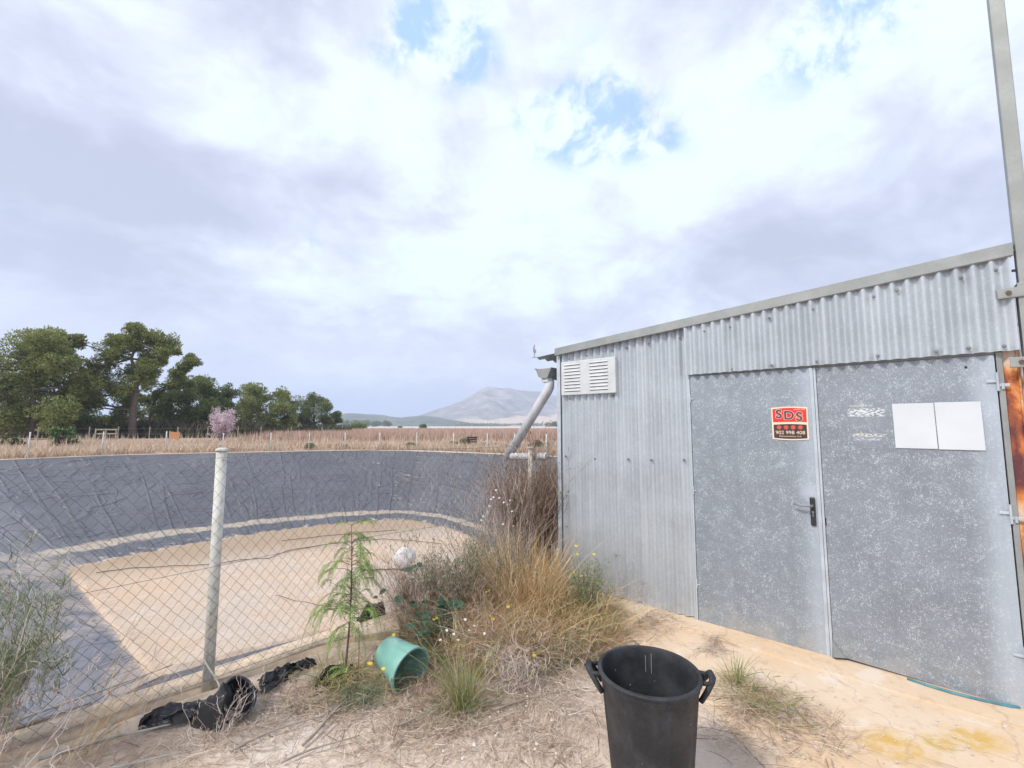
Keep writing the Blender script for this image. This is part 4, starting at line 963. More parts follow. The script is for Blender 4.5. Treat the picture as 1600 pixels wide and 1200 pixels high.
# left foreground broom bush
e, l = shrub('broom_bush', xy(-2.60, 2.20), 'bushy green broom at the left edge in front of the fence', M['pale_twig'], 70, .24, .70, .26, 2, 4, .0024, wob=.014, ratio=.34)
B = np.concatenate([l[1][0][:, 2:].reshape(-1, 3), l[2][0][:, 2:].reshape(-1, 3)])
B = B[np.hypot(B[:, 0], B[:, 1]) < .40]
n = 7500; b0 = B[rng.integers(0, len(B), n)]; d_ = rdir(n)*.8+np.array([0, 0, .8]); d_ /= np.linalg.norm(d_, axis=1)[:, None]
P = b0[:, None]+d_[:, None]*(rng.uniform(.03, .10, n)[:, None]*np.linspace(0, 1, 5))[..., None]; P[:, 1:] += np.cumsum(rng.normal(0, .002, (n, 4, 3)), 1); P[..., 2] = np.maximum(P[..., 2], .01)
Veg().add(P, taper(n, 5, .0015)).build('foliage', M['broom'], e)
shrub('dead_shrub', xy(-2.35, 2.18), 'pale leafless branches under the broom bush at the left edge', M['pale_twig'], 26, .16, .42, .9, 2, 4, .0028, wob=.02)
grass('grass_clump', xy(-2.15, 2.42), 'long pale grass stems leaning over the kerb at the left', 'grass clump', M['golden'], 26, .10, .62, .9, .05, .0016, .004, azr=(.2, 1.1))
shrub('dead_shrub', at(330, 1160), 'small upright pale dead weed in front of the black plastic sheet', M['pale_twig'], 12, .08, .24, .45, 2, 3, .0017, wob=.012)
shrub('dead_shrub', at(215, 1140), 'thin dead weed growing against the kerb left of the white post', M['pale_twig'], 10, .08, .26, .5, 2, 3, .0016, wob=.012)

# pepper tree sapling
sp = at(538, 1058); sap = tag(empty('sapling', sp), 'thin young tree with drooping feathery leaves in front of the fence', 'sapling')
def tpt(t): return Vector((.0+.035*math.sin(t*2.2)-.01*t, .01*math.sin(t*5), 1.02*t))
MB().tube([tpt(t) for t in np.linspace(0, 1, 24)], list(np.linspace(.0085, .002, 24)), 7).build('trunk', M['stem'], sap, True)
MB().tube([(.10, -.03, 0), (.104, -.03, .13), (.10, -.02, .27), (.085, -.01, .36)], [.003, .0026, .002, .001], 5).build('shoot', M['stem'], sap, True)
rach = MB(); lf = MB()
def frond(b0, azm, L, rise, droop):
    dirh = Vector((math.cos(azm), math.sin(azm), 0)); pts = []; n = 22
    for j in range(n+1):
        t = j/n; pts.append(b0+dirh*(L*(t*.85-t*t*.32))+Vector((0, 0, L*(rise*t-droop*t*t))))
    rach.tube(pts, list(np.linspace(.0016, .0005, n+1)), 4)
    for j in range(3, n+1):
        d_ = (pts[j]-pts[j-1]).normalized(); s_ = d_.cross(Vector((0, 0, 1)));
        if s_.length < .1: s_ = Vector((0, 1, 0)).cross(d_)
        s_.normalize(); ll = .042*math.sin(math.pi*min(1, (j-1)/n*.9+.12))*random.uniform(.75, 1.15)
        for sg in (-1, 1):
            a = (s_*sg*.8+d_*.45+Vector((0, 0, random.uniform(-.45, -.1)))).normalized(); wd = d_*.0038; p = pts[j]
            lf.add([p-wd*.3, p+a*ll*.4+wd, p+a*ll, p+a*ll*.4-wd], [(0, 1, 2, 3)])
for k in range(84):
    t = random.uniform(.40, .97) if k > 12 else random.uniform(.25, .45); azm = random.uniform(0, 6.283)
    L = (.27 if t < .9 else .2)*random.uniform(.75, 1.15)
    b0 = tpt(t); 
    if random.random() < .8 and t < .9:
        # short side branch first
        dd = Vector((math.cos(azm), math.sin(azm)*.8, .35))*random.uniform(.05, .24)*(1.25-t); rach.tube([b0, b0+dd*.5+Vector((0, 0, .01)), b0+dd], [.0022, .0018, .0012], 5); b0 = b0+dd
    frond(b0, azm+random.uniform(-.5, .5), L, random.uniform(.1, .5), random.uniform(.55, 1.05))
for azm, L in ((.35, .34), (0.2, .3), (2.9, .24), (1.2, .2)): frond(tpt(.99), azm, L, .45, .5)
frond(tpt(.08), 3.4, .22, .3, .4); frond(tpt(.07), 4.2, .22, .3, .4); frond(tpt(.10), 5.0, .18, .3, .4)
rach.build('leaf_stalks', M['stem'], sap); lf.build('leaves', M['pepper'], sap)

# ground litter of straw and twigs
def litter(name, n, pts_fn, L, w, mat, zr, curl=.25, k=5):
    B = pts_fn(n); n = len(B); a = rng.uniform(0, 3.1416*2, n); Ln = L*rng.uniform(.3, 1.3, n)
    d_ = np.stack([np.cos(a), np.sin(a), rng.normal(0, .10, n)], 1); P = [B]; tr = rng.normal(0, curl, n)
    for j in range(k-1):
        ca, sa = np.cos(tr), np.sin(tr); d_ = np.stack([d_[:, 0]*ca-d_[:, 1]*sa, d_[:, 0]*sa+d_[:, 1]*ca, d_[:, 2]*.7], 1)
        P.append(P[-1]+d_*(Ln/k)[:, None])
    P = np.stack(P, 1); gz = ground_z(P[..., 0], P[..., 1])+.004
    sx = (P[..., 0]-.498)*.755+(P[..., 1]-4.744)*-.656; sy = (P[..., 0]-.498)*.656+(P[..., 1]-4.744)*.755
    gz = np.where((sx > 1.0) & (sy > -1.8), np.maximum(gz, .006), gz)
    P[..., 2] = gz+np.abs(P[..., 2])+np.abs(rng.normal(0, zr, (n, 1)))*1.
    side = np.cross(d_, np.array([0, 0, 1.])); side /= np.linalg.norm(side, axis=1)[:, None]+1e-9; side[:, 2] += rng.normal(0, .4, n)
    V, Fq = strips(P, taper(n, k, w), side); return tag(np_mesh(name, V, Fq, mat), kind='stuff')
def scatter(blobs):
    """blobs: (px, py, rad m, weight)"""
    W = np.array([q[3] for q in blobs], float); W /= W.sum()
    def fn(n):
        idx = rng.choice(len(blobs), n, p=W); C0 = np.array([list(at(q[0], q[1]))[:2] for q in blobs]); Rr = np.array([q[2] for q in blobs])
        xyv = C0[idx]+rng.normal(0, .5, (n, 2))*Rr[idx][:, None]
        dn = (xyv[:, 0]-FP.x)*FN.x+(xyv[:, 1]-FP.y)*FN.y
        sy = (xyv[:, 0]-.498)*.656+(xyv[:, 1]-4.744)*.755
        ok = (dn < -.12) & ((sy < -.02) | (xyv[:, 0] < .45)); xyv = xyv[ok]
        return np.column_stack([xyv, np.zeros(len(xyv))])
    return fn
areas = [(120, 1180, .35, 1.6), (300, 1170, .35, 1.5), (430, 1110, .35, 2.2), (480, 1090, .3, 2.4), (560, 1090, .3, 2.4), (640, 1110, .35, 3), (740, 1130, .35, 3), (850, 1100, .35, 3), (860, 1170, .3, 2.0),
         (780, 1040, .4, 3), (900, 1020, .35, 3), (960, 990, .35, 2.2), (1010, 985, .25, 1.4), (600, 1170, .4, 1.0), (1180, 1120, .25, 1.5), (1250, 1160, .3, 1.3), (1150, 1180, .25, 1.2),
         (1115, 1035, .08, .35), (1120, 1020, .06, .2), (700, 1000, .5, 3), (450, 1180, .5, .9), (870, 1050, .3, 1.5), (950, 1150, .25, .5)]
litter('straw_litter', 12500, scatter(areas), .15, .0011, M['straw'], .012)
litter('twig_litter', 2800, scatter(areas), .2, .0016, M['brown_twig'], .014, .15)
litter('grass_litter', 6500, scatter([(640, 1040, .4, 2), (760, 1000, .45, 3), (860, 1000, .35, 3), (900, 960, .35, 2), (700, 960, .4, 2), (540, 1070, .25, 1), (1190, 1130, .2, .6)]), .2, .0013, M['olive'], .06, .3)
V_ = MB(); 
for k in range(900):      # pebbles
    p = G(random.uniform(0, 1600), random.uniform(985, 1280), GZ)
    dn = (p.x-FP.x)*FN.x+(p.y-FP.y)*FN.y
    if dn > -.5 or (SI @ p).y > -.25: continue
    p = xy(p.x, p.y); r_ = random.choice([.004, .006, .009])*random.uniform(.6, 1.3); sx = (SI @ p).x
    if sx > .9: p.z = .004
    V_.lathe([(0, .7*r_), (.7*r_, .5*r_), (r_, 0), (.6*r_, -.4*r_)], 6, Matrix.Translation(p) @ Matrix.Rotation(random.uniform(0, 6), 4, 'Z') @ Matrix.Diagonal((1, random.uniform(.6, 1), random.uniform(.6, 1), 1)))
tag(V_.build('pebbles', simple('pebble', (.55, .47, .40), .9, 0, .2, 3., (.66, .62, .58))), kind='stuff')

# branches and canes
def branch(name, a, c, r0, mat, label, cat='branch', lift=(.02, .03), fork=0, wig=.02, group=None):
    A, B_ = at(*a), at(*c); A.z += lift[0]; B_.z += lift[1]; n = 12; pts = []
    sd = (B_-A).cross(Vector((0, 0, 1))).normalized(); f1, f2 = random.uniform(0, 6), random.uniform(2, 4)
    for j in range(n+1):
        t = j/n; pts.append(A.lerp(B_, t)+sd*wig*math.sin(f1+f2*t*2)+Vector((0, 0, wig*.4*math.sin(t*3.14))))
    e = tag(empty(name, A), label, cat, group); loc = [p-A for p in pts]
    MB().tube(loc, list(np.linspace(r0, r0*.45, n+1)), 7).build('stem', mat, e, True)
    for k in range(fork):
        j = random.randrange(3, n-1); p = loc[j]; d_ = (loc[j+1]-loc[j]).normalized()+sd*random.choice((-1, 1))*random.uniform(.5, .9)+Vector((0, 0, random.uniform(0, .25)))
        L = random.uniform(.08, .22); MB().tube([p, p+d_*L*.5+Vector((0, 0, .004)), p+d_*L], [r0*.5, r0*.4, r0*.2], 5).build('twig', mat, e, True)
branch('cane', (-10, 1172), (268, 1072), .009, M['stickw'], 'long bleached cane rising along the kerb at the lower left', fork=1, wig=.01, lift=(.03, .06))
branch('cane', (60, 1205), (275, 1140), .010, M['stickw'], 'bleached cane in the lower left corner, nearest the camera', fork=1, wig=.008)
branch('cane', (-10, 1178), (140, 1128), .014, M['stick'], 'thick grey cane under the bleached ones at the lower left', wig=.006)
branch('cane', (130, 1215), (300, 1180), .007, M['stickw'], 'short pale cane at the bottom edge, left of the dead weed', wig=.006)
branch('fallen_branch', (360, 1175), (525, 1112), .007, M['stick'], 'thin dark branch lying on bare soil in front of the black plastic', fork=2, wig=.02)
branch('fallen_branch', (470, 1165), (565, 1080), .008, M['stick'], 'grey branch pointing to the foot of the sapling', fork=2, wig=.015)
branch('fallen_branch', (440, 1195), (560, 1150), .006, M['stick'], 'small branch at the bottom edge below the sapling', fork=1, wig=.015)
branch('fallen_branch', (770, 1120), (960, 1085), .006, M['stick'], 'thin branch among the straw left of the black bin', fork=2, wig=.02, lift=(.03, .03))
branch('fallen_branch', (1190, 1075), (1235, 1150), .004, M['stick'], 'short twig lying right of the small grass tuft', wig=.01)
branch('fallen_branch', (620, 1135), (760, 1090), .005, M['stick'], 'slender branch lying in front of the foreground grass tuft', fork=1, wig=.02, lift=(.03, .05))

# crumpled black plastic
def plastic(a, c, width, hh, label, seed, name='plastic_sheet', nu=70, nv=22):
    A, B_ = at(*a), at(*c); d_ = (B_-A); L = d_.length; d_.normalize(); sd = Vector((-d_.y, d_.x, 0))
    uu, vv = np.meshgrid(np.linspace(0, 1, nu), np.linspace(-1, 1, nv), indexing='ij')
    x = uu*L; nz = noise2(x*6, vv*1.7, seed, 4, 1.6); nz2 = np.abs(noise2(x*14, vv*5, seed+5, 4, 1.8))
    env = np.sin(np.clip(uu, 0, 1)*np.pi)**.35
    z = hh*env*(1-vv**2)**.8*(.65+.5*nz)-.045*nz2+.012+.02*np.abs(noise2(x*7+vv*4, vv*6, seed+7, 3, 2.))
    off = vv*width*(.75+.25*noise2(x*4, x*0, seed+9, 3, 1.5))+.05*noise2(x*5, vv*2, seed+2, 3, 1.5)
    z = np.maximum(z, .0+0*z)
    V = np.stack([x*d_.x+off*sd.x, x*d_.y+off*sd.y, z], -1).reshape(-1, 3)
    i, j = np.meshgrid(np.arange(nu-1), np.arange(nv-1), indexing='ij'); k = (i*nv+j).ravel()
    o = np_mesh(name, V, np.column_stack([k, k+nv, k+nv+1, k+1]), M['black'], None, True); o.location = A
    return tag(o, label, 'plastic sheet')
plastic((318, 1140), (392, 1082), .10, .25, 'crumpled black plastic sheet standing up against the kerb, right of the white post', 3)
plastic((215, 1150), (325, 1118), .09, .09, 'low black plastic sheet half buried in canes, left of the standing one', 8)
plastic((405, 1085), (495, 1048), .10, .13, 'folded black plastic sheet along the kerb between post and sapling', 14)
plastic((490, 1075), (560, 1050), .07, .09, 'small black plastic piece behind the foot of the sapling', 22)
p = G(578, 975, .0); o = plastic((560, 990), (600, 975), .07, .12, 'dark plastic bundle on the kerb behind the concrete slab', 31)
# black pot and its curved pale strip
pk = at(350, 1118); pot = tag(empty('plant_pot', pk+Vector((0, .03, .005))), 'dented black plastic plant pot standing by the kerb right of the white post', 'pot')
m = MB(); m.lathe([(0, 0), (.062, 0), (.070, .01), (.098, .145), (.108, .147), (.108, .17), (.096, .17), (.091, .14), (.064, .012), (0, .012)], 26)
o = m.build('body', M['black'], pot, True)
for v in o.data.vertices: v.co.x *= 1-.12*(v.co.z/.2); v.co.y += .02*math.sin(v.co.z*20+v.co.x*15)
pot.rotation_euler = (R(38), R(22), R(35))
branch('cane', (322, 1092), (347, 1150), .006, M['stickw'], 'short curved pale strip leaning on the black plant pot', wig=.025, lift=(.19, .02))
# slab
A = at(578, 1012); q = MB(); q.bevbox((-.17, -.10, .0), (.17, .10, .07), .008); o = q.build('concrete_slab', M['kerb']); o.location = A+Vector((0.02, .10, .0)); o.rotation_euler = (.06, -.03, R(18))
tag(o, 'short beige concrete slab lying beside the kerb behind the green bucket', 'slab')
# terracotta chips and dark stone near the wall
tag(MB().lathe([(0, .05), (.05, .04), (.08, 0)], 7, Matrix.Diagonal((1.2, .8, 1, 1))).build('clay_shard', M['clay']), 'reddish clay shard on the ground by the shed corner', 'shard').location = xy(.56, 4.05)

# green bucket lying on its side
bk = tag(empty('bucket', (0, 0, 0)), 'faded green plastic bucket tipped on its side in the dry grass', 'bucket')
m = MB(); r0, r1, hb = .100, .138, .27
prof = [(.0, .0), (r0*.96, .0), (r0, .006), (r0+(r1-r0)*.80, hb*.80), (r0+(r1-r0)*.80+.006, hb*.805), (r0+(r1-r0)*.83+.006, hb*.83), (r1+.002, hb*.985), (r1+.008, hb*.99), (r1+.008, hb), (r1-.003, hb), (r1-.005, hb*.9), (r0-.004, .008), (0, .008)]
m.lathe(prof, 40); m.build('body', M['green'], bk, True).modifiers.new('e', 'EDGE_SPLIT').split_angle = R(40)
m = MB(); m.tube([(math.cos(t)*(r1+.010), -.02-abs(math.sin(t))*(r1+.02), hb*.93) for t in np.linspace(0, math.pi, 20)], .0022, 6); m.build('handle', M['wire'], bk)
for sgn in (-1, 1): MB().tube([(sgn*(r1-.004), 0, hb*.92), (sgn*(r1+.014), 0, hb*.92)], .010, 10).build('lug', M['green'], bk)
m = MB(); m.add([( (r0+(r1-r0)*v/hb+.0012)*math.cos(a), (r0+(r1-r0)*v/hb+.0012)*math.sin(a), v) for a, v in ((4.0, .13), (4.3, .125), (4.35, .18), (4.1, .20))], [(0, 1, 2, 3)]); m.build('label_remnant', simple('faded label', (.14, .33, .27), .7, 0, .3, 50.), bk)
axis = Vector((.74, -.60, -.15)).normalized(); q_ = axis.to_track_quat('Z', 'Y')
bc = at(612, 1062); bk.location = bc+Vector((-.06, .09, .155)); bk.rotation_mode = 'QUATERNION'; bk.rotation_quaternion = q_

# black bin
bn = tag(empty('rubber_bin', (.59, 2.04, -.10+.05)), 'large open black rubber bin with two handles in the foreground', 'bin')
H = .60; rt, rb_ = .203, .150
m = MB(); nn = 72; prof = [(0, .0), (rb_-.01, .0), (rb_, .008), (rt-.002, H-.045), (rt+.002, H-.040), (rt+.004, H-.012), (rt+.013, H-.008), (rt+.014, H-.001), (rt+.010, H+.003), (rt-.002, H+.003), (rt-.006, H-.004), (rt-.010, H-.05), (rb_-.006, .012), (0, .012)]
vs = []; 
for ri_, (r_, z) in enumerate(prof):
    for j in range(nn):
        a = 2*math.pi*j/nn; rr = r_
        if 2 <= ri_ <= 3 and j % 9 in (0, 1): rr = r_-.004
        vs.append((rr*math.cos(a), rr*math.sin(a), z))
fs = [(i_*nn+j, i_*nn+(j+1) % nn, (i_+1)*nn+(j+1) % nn, (i_+1)*nn+j) for i_ in range(len(prof)-1) for j in range(nn)]
m.add(vs, fs); body = m.build('body', M['bin'], bn, True); body.modifiers.new('e', 'EDGE_SPLIT').split_angle = R(35)
for a0 in (R(170), R(-10)):
    ca, sa = math.cos(a0), math.sin(a0); T_ = Matrix(((ca, -sa, 0, 0), (sa, ca, 0, 0), (0, 0, 1, 0), (0, 0, 0, 1)))
    q = MB(); w_ = .045
    pts = [(rt-.004, -w_, H-.085), (rt+.022, -w_, H-.045), (rt+.045, -w_*.72, H-.012), (rt+.052, -.02, H+.0), (rt+.052, .02, H+.0), (rt+.045, w_*.72, H-.012), (rt+.022, w_, H-.045), (rt-.004, w_, H-.085)]
    q.tube([T_ @ Vector(p) for p in pts], [.011, .012, .013, .014, .014, .013, .012, .011], 8)
    for sg in (-1, 1): q.tube([T_ @ Vector(p) for p in ((rt+.004, sg*w_, H-.012), (rt+.03, sg*w_*.9, H-.014), (rt+.05, sg*w_*.72, H-.012))], [.009, .009, .010], 6)
    q.build('handle', M['bin'], bn, True)
for da, L in ((R(78), .07), (R(70), .085)):
    rr = rt-.0125; q = MB(); zt = H-.02-.01*(da > R(74)); f = lambda z: rr-(H-z)*(rt-rb_)/H
    q.add([((f(zt))*math.cos(da-.004), f(zt)*math.sin(da-.004), zt), (f(zt)*math.cos(da+.004), f(zt)*math.sin(da+.004), zt), (f(zt-L)*math.cos(da+.003), f(zt-L)*math.sin(da+.003), zt-L), (f(zt-L)*math.cos(da-.003), f(zt-L)*math.sin(da-.003), zt-L)], [(0, 1, 2, 3)])
    q.build('drip_mark', M['stain'], bn)

# white sack and hoses on the reservoir floor
c0 = G(634, 890, -3.2); m = MB(); m.lathe([(0, 0), (.22, .01), (.30, .10), (.31, .30), (.28, .52), (.18, .62), (0, .64)], 18)
o = m.build('sack', M['sack'], None, True); me = o.data
for v in me.vertices: v.co += Vector((.03*math.sin(v.co.z*13+v.co.y*9), .03*math.sin(v.co.x*12+1), .02*math.sin(v.co.x*15)))
o.location = c0+Vector((-.30, 0, .28)); o.rotation_euler = (0, R(62), R(-12)); tag(o, 'bulky white sack lying on the dry reservoir floor', 'sack')
def floor_hose(pxs, label, r_=.013):
    pts = [G(x, y, -3.17) for x, y in pxs]; P2 = []
    for i_ in range(len(pts)-1):
        for t in np.linspace(0, 1, 6, endpoint=False): P2.append(pts[i_].lerp(pts[i_+1], t)+Vector((0, .03*math.sin(i_+t*6), 0)))
    tag(MB().tube(P2+[pts[-1]], r_, 6).build('hose', M['hose'], None, True), label, 'hose')
floor_hose([(150, 895), (200, 888), (270, 884), (330, 882), (380, 874), (420, 872), (450, 860), (500, 852), (560, 845), (600, 842), (650, 845), (690, 850)], 'long black hose winding along the far side of the reservoir floor')
floor_hose([(440, 845), (500, 838), (560, 832), (620, 828)], 'thin cable near the far foot of the liner', .012)
floor_hose([(565, 892), (590, 890), (615, 889), (650, 893)], 'short dark pole lying beside the white sack', .02)
floor_hose([(430, 930), (470, 940), (520, 948), (560, 950)], 'pale line across the near reservoir floor', .007)

# ------------------------------------------------------------------ beyond the reservoir
def bank_pts(n, ymax, power=1.6):
    """points outside the rim on the far side"""
    t = rng.uniform(0, 1, n)**power; idx = rng.choice(np.where((RIM[:, 1] > 12) & (NOUT[:, 1] > -.3))[0], n)
    dd = .75+t*ymax; return RIM[idx]+rad[idx]*dd[:, None]
def far_grass(name, n, P2, h, w, mat, k=3, lean=.35):
    n = len(P2); H_ = h*rng.uniform(.35, 1.15, n); a = rng.uniform(0, 6.283, n); s_ = np.linspace(0, 1, k)
    z = ground_z(P2[:, 0], P2[:, 1])
    P = np.stack([P2[:, 0:1]+np.cos(a)[:, None]*lean*H_[:, None]*s_**1.5, P2[:, 1:2]+np.sin(a)[:, None]*lean*H_[:, None]*s_**1.5, z[:, None]+H_[:, None]*s_], -1)
    W = (w*rng.uniform(.5, 1.3, n))[:, None]*np.array([1, .8, .1])[None]
    sd = np.stack([np.ones(n), rng.normal(0, .5, n), 0*a], 1)
    V, Fq = strips(P, W, sd); return tag(np_mesh(name, V, Fq, mat), kind='stuff')
P2 = bank_pts(52000, 26., 1.4); clump = noise2(P2[:, 0], P2[:, 1], 3, 3, .8); P2 = P2[clump > -.9]
far_grass('bank_grass', 0, P2, .42, .022, M['bankgrass'], lean=.5)
P2 = bank_pts(12000, 40., 1.); P2 = P2[noise2(P2[:, 0], P2[:, 1], 13, 3, .4) > .1]
far_grass('tall_bank_grass', 0, P2, .8, .02, M['bankgrass'], lean=.25)
n = 60000; yv = 42+rng.uniform(0, 1, n)**1.5*150; xv = rng.uniform(-.62, .45, n)*yv; keep = xv/yv > rng.uniform(-.62, -.46, n)
P2 = np.column_stack([xv, yv])[keep]
far_grass('orchard_twigs', 0, P2, .95, .028, M['vines'], lean=.12)
# fence posts around the far rim
ff = tag(empty('rim_fence', (0, 0, 0)), 'thin white posts with wire along the far rim of the reservoir', 'fence')
posts = []
for px, py in ((38, 712), (158, 708), (259, 706), (345, 705), (418, 704), (482, 702), (538, 701), (588, 701), (640, 702), (692, 704), (747, 706), (790, 708), (838, 711), (880, 713)):
    p = G(px, py+2.5); i0 = np.argmin(((RIM-np.array([p.x, p.y]))**2).sum(1)); p = Vector((*(RIM[i0]+NOUT[i0]*.3), 0)); posts.append(p)
    MB().tube([p+Vector((0, 0, -.1)), p+Vector((.01, 0, 1.28 if px < 300 else 1.15))], .032, 8).build('post', M['post'], ff, True)
m = MB()
for z in (1.1, .6, .15):
    for a, c in zip(posts[:-1], posts[1:]): m.tube([a+Vector((0, 0, z)), a.lerp(c, .5)+Vector((0, 0, z-.02)), c+Vector((0, 0, z))], .004, 4)
m.build('wire', M['wire'], ff)
bf = tag(empty('field_fence', (0, 0, 0)), 'rough wire fence with short timber posts in front of the pines', 'fence')
pp = []
for px in (60, 82, 110, 140, 185, 234, 278, 325, 372, 408, 455, 503): 
    p = gpt(px, 47.); pp.append(p); MB().tube([p, p+Vector((.03, 0, 1.5))], .05, 7).build('post', M['timber'], bf)
m = MB()
for z in (1.3, .8):
    for a, c in zip(pp[:-1], pp[1:]): m.tube([a+Vector((0, 0, z)), c+Vector((0, 0, z))], .008, 4)
m.build('wire', M['wire'], bf)
# timber bench, board, stacked blocks

p = gpt(167, 44.); e = tag(empty('timber_rack', p), 'low weathered timber rack standing in dry grass by the pines', 'rack')
for z in (.75, 1.15): MB().box((-1.1, -.03, z), (1.1, .03, z+.12)).build('rail', M['timber'], e)
for x in (-1., 0, 1.): MB().box((x-.05, -.09, 0), (x+.05, -.031, 1.3)).build('leg', M['timber'], e)
p = gpt(273, 42.); e = tag(empty('board', p), 'orange board leaning on a stake near the pines', 'board')
MB().box((-.45, -.02, .35), (.45, .02, 1.0), Matrix.Rotation(R(6), 4, 'Y')).build('panel', M['orange'], e); MB().box((-.5, .03, 0), (-.42, .1, 1.1)).build('stake', M['timber'], e); MB().box((.35, .03, 0), (.42, .1, 1.05)).build('stake', M['timber'], e)
# crate and rubble on the right
p = gpt(738, 33.); e = tag(empty('crate', p), 'dark crate beside a green bush on the far bank', 'crate')
for z in (.35, .52, .68): MB().box((-.35, -.3, z), (.35, .3, z+.12)).build('slat', M['brown'], e)
for x in (-.34, .28): MB().box((x, -.29, 0), (x+.06, .29, .82)).build('corner_post', M['brown'], e)
for px, d_, r_, lab in ((768, 31., .5, 'long low pile of pale rubble on the far bank'), (785, 30.5, .42, 'brick coloured rubble at the right end of the far pile'), (752, 31.5, .3, 'small heap of rubble right of the dark crate')):
    m = MB()
    for k in range(26):
        q = Vector((random.gauss(0, r_*.7), random.gauss(0, r_*.4), abs(random.gauss(0, .16)))); s_ = random.uniform(.07, .17)
        m.box((-s_, -s_, -s_*.6), (s_, s_, s_*.6), Matrix.Translation(q) @ Matrix.Rotation(random.uniform(0, 3), 4, Vector((random.random(), random.random(), 1)).normalized()))
    o = m.build('rubble_pile', M['rock']); o.location = gpt(px, d_); tag(o, lab, 'rubble')
# round bushes
def bush(px, d_, r_, h, mat, label, n=1500, leaf=.10, name='bush', group=None):
    e = tag(empty(name, gpt(px, d_)), label, 'bush', group)
    c = rdir(14)*np.array([r_, r_, h*.5])*.55; c[:, 2] = np.abs(c[:, 2])+h*.25
    B = c[rng.integers(0, 14, n)]+rdir(n)*(rng.uniform(.5, 1, n)**.5)[:, None]*np.array([r_*.5, r_*.5, h*.3]); B[:, 2] = np.maximum(B[:, 2], .03)
    d2 = rdir(n)+np.array([0, 0, .5]); P = B[:, None]+d2[:, None]*(leaf*np.array([0, .5, 1.]))[None, :, None]
    Veg().add(P, np.full((n, 3), leaf*.22)*np.array([.6, 1, .2])).build('foliage', mat, e)
    P = blade_lines(7, .05, h*.7, .7, .0, 7); Veg().add(P, taper(7, 7, .03)).build('stems', M['bark'], e)
bush(727, 33., .45, .95, M['greyleaf'], 'green bush left of the dark crate on the far bank', leaf=.07)
bush(560, 150., 3.2, 3.0, M['pinedark'], 'round dark bush at the edge of the far pale field, nearest the pines', leaf=.5)
bush(661, 190., 1.7, 2.6, M['pinedark'], 'small dark round tree in the middle of the far field', leaf=.45)
bush(625, 260., 1.6, 1.6, M['pinedark'], 'tiny dark bush between the two round ones in the far field', leaf=.4, n=600)
bush(708, 34., .5, .5, M['agave2'], 'yellow green low bush on the far bank', leaf=.07)
bush(643, 31.5, .5, .5, M['greyleaf'], 'grey green low bush near the corner of the far rim', leaf=.07)
bush(487, 30.5, .4, .55, M['greyleaf'], 'green weed between the far rim posts, left of the corner', leaf=.07, n=800)
bush(534, 31.5, .5, .4, M['greyleaf'], 'olive low weed right of the green one on the far rim', leaf=.07, n=800)
bush(838, 28., .5, .9, M['scrub'], 'brownish bush behind the end of the broken pipe arm', leaf=.08, n=1000)
for px, d_, w_, lab in ((545, 520., 9, 'far dark tree at the left end of the row before the hills'), (558, 500., 10, 'second far tree in the row before the hills'), (572, 540., 9, 'third far tree in the row before the hills'), (588, 560., 7, 'fourth far tree in the row before the hills'), (604, 560., 7, 'last far tree in the row before the hills')):
    bush(px, d_, w_, 9, M['pinedark'], lab, leaf=1.6, n=900, name='far_tree', group='far trees before the hills')
for px, d_, w_ in ((730, 900., 40), (770, 900., 40), (820, 900., 45)):
    bush(px, d_, w_, 7, M['pinedark'], {730: 'left part of the thin far hedge line', 770: 'middle part of the thin far hedge line', 820: 'right part of the thin far hedge line, behind the pipe'}[px], leaf=2.5, n=900, name='far_hedge', group='hedges at the foot of the mountain')
bush(866, 420., 9, 6, M['pinedark'], 'dark trees in the far field right beside the shed corner', leaf=1.5, n=700, name='far_tree')
# spiky agave-like shrubs
def spiky(px, d_, r_, h, mat, label, n=420):
    e = tag(empty('spiky_shrub', gpt(px, d_)), label, 'shrub', 'spiky shrubs on the far bank')
    heads = np.column_stack([rng.uniform(-1, 1, 12)*r_*.62, rng.uniform(-.5, .5, 12)*r_, rng.uniform(.15, .75, 12)*h])
    B = heads[rng.integers(0, 12, n)]; d2 = rdir(n)*np.array([1, 1, .8])+np.array([0, 0, .45]); d2 /= np.linalg.norm(d2, axis=1)[:, None]
    s_ = np.linspace(0, 1, 4); P = B[:, None]+d2[:, None]*(rng.uniform(.3, .6, n)[:, None]*s_)[..., None]; P[..., 2] -= .12*s_**2; P[..., 2] = np.maximum(P[..., 2], .02)
    Veg().add(P, np.full((n, 4), .045)*np.array([1, .9, .6, .05])).build('leaves', mat, e)
    m = MB()
    for hd in heads: m.tube([(hd[0]*.4, hd[1]*.4, 0), tuple(hd)], .05, 5)
    m.build('stems', M['bark'], e)
spiky(107, 33., 1.3, 1.6, M['agave'], 'bright green spiky shrub on the far bank in front of the pines', 620)
spiky(12, 33., 1.3, 1.6, M['agave2'], 'duller spiky shrub at the left edge of the far bank', 520)
# almond in blossom
al = tag(empty('almond_tree', gpt(350, 40.)), 'small almond tree covered in pale pink blossom', 'tree')
lst = stalks(22, .2, 2.3, .36, 2, 5, .02, .05, ratio=.45)
src = np.concatenate([q[0][:, 1:].reshape(-1, 3) for q in lst[1:]]); n = 7000
B = src[rng.integers(0, len(src), n)]+rng.normal(0, .07, (n, 3)); B[:, 2] = np.maximum(B[:, 2], .3); d2 = rdir(n)
P = B[:, None]+d2[:, None]*(.055*np.array([0, .5, 1.]))[None, :, None]; Veg().add(P, np.full((n, 3), .03)).build('blossom', M['blossom'], al)
addall(Veg(), lst[1:]).build('twigs', M['brown_twig'], al)
addall(Veg(), lst[:1]).build('trunk', M['bark'], al)

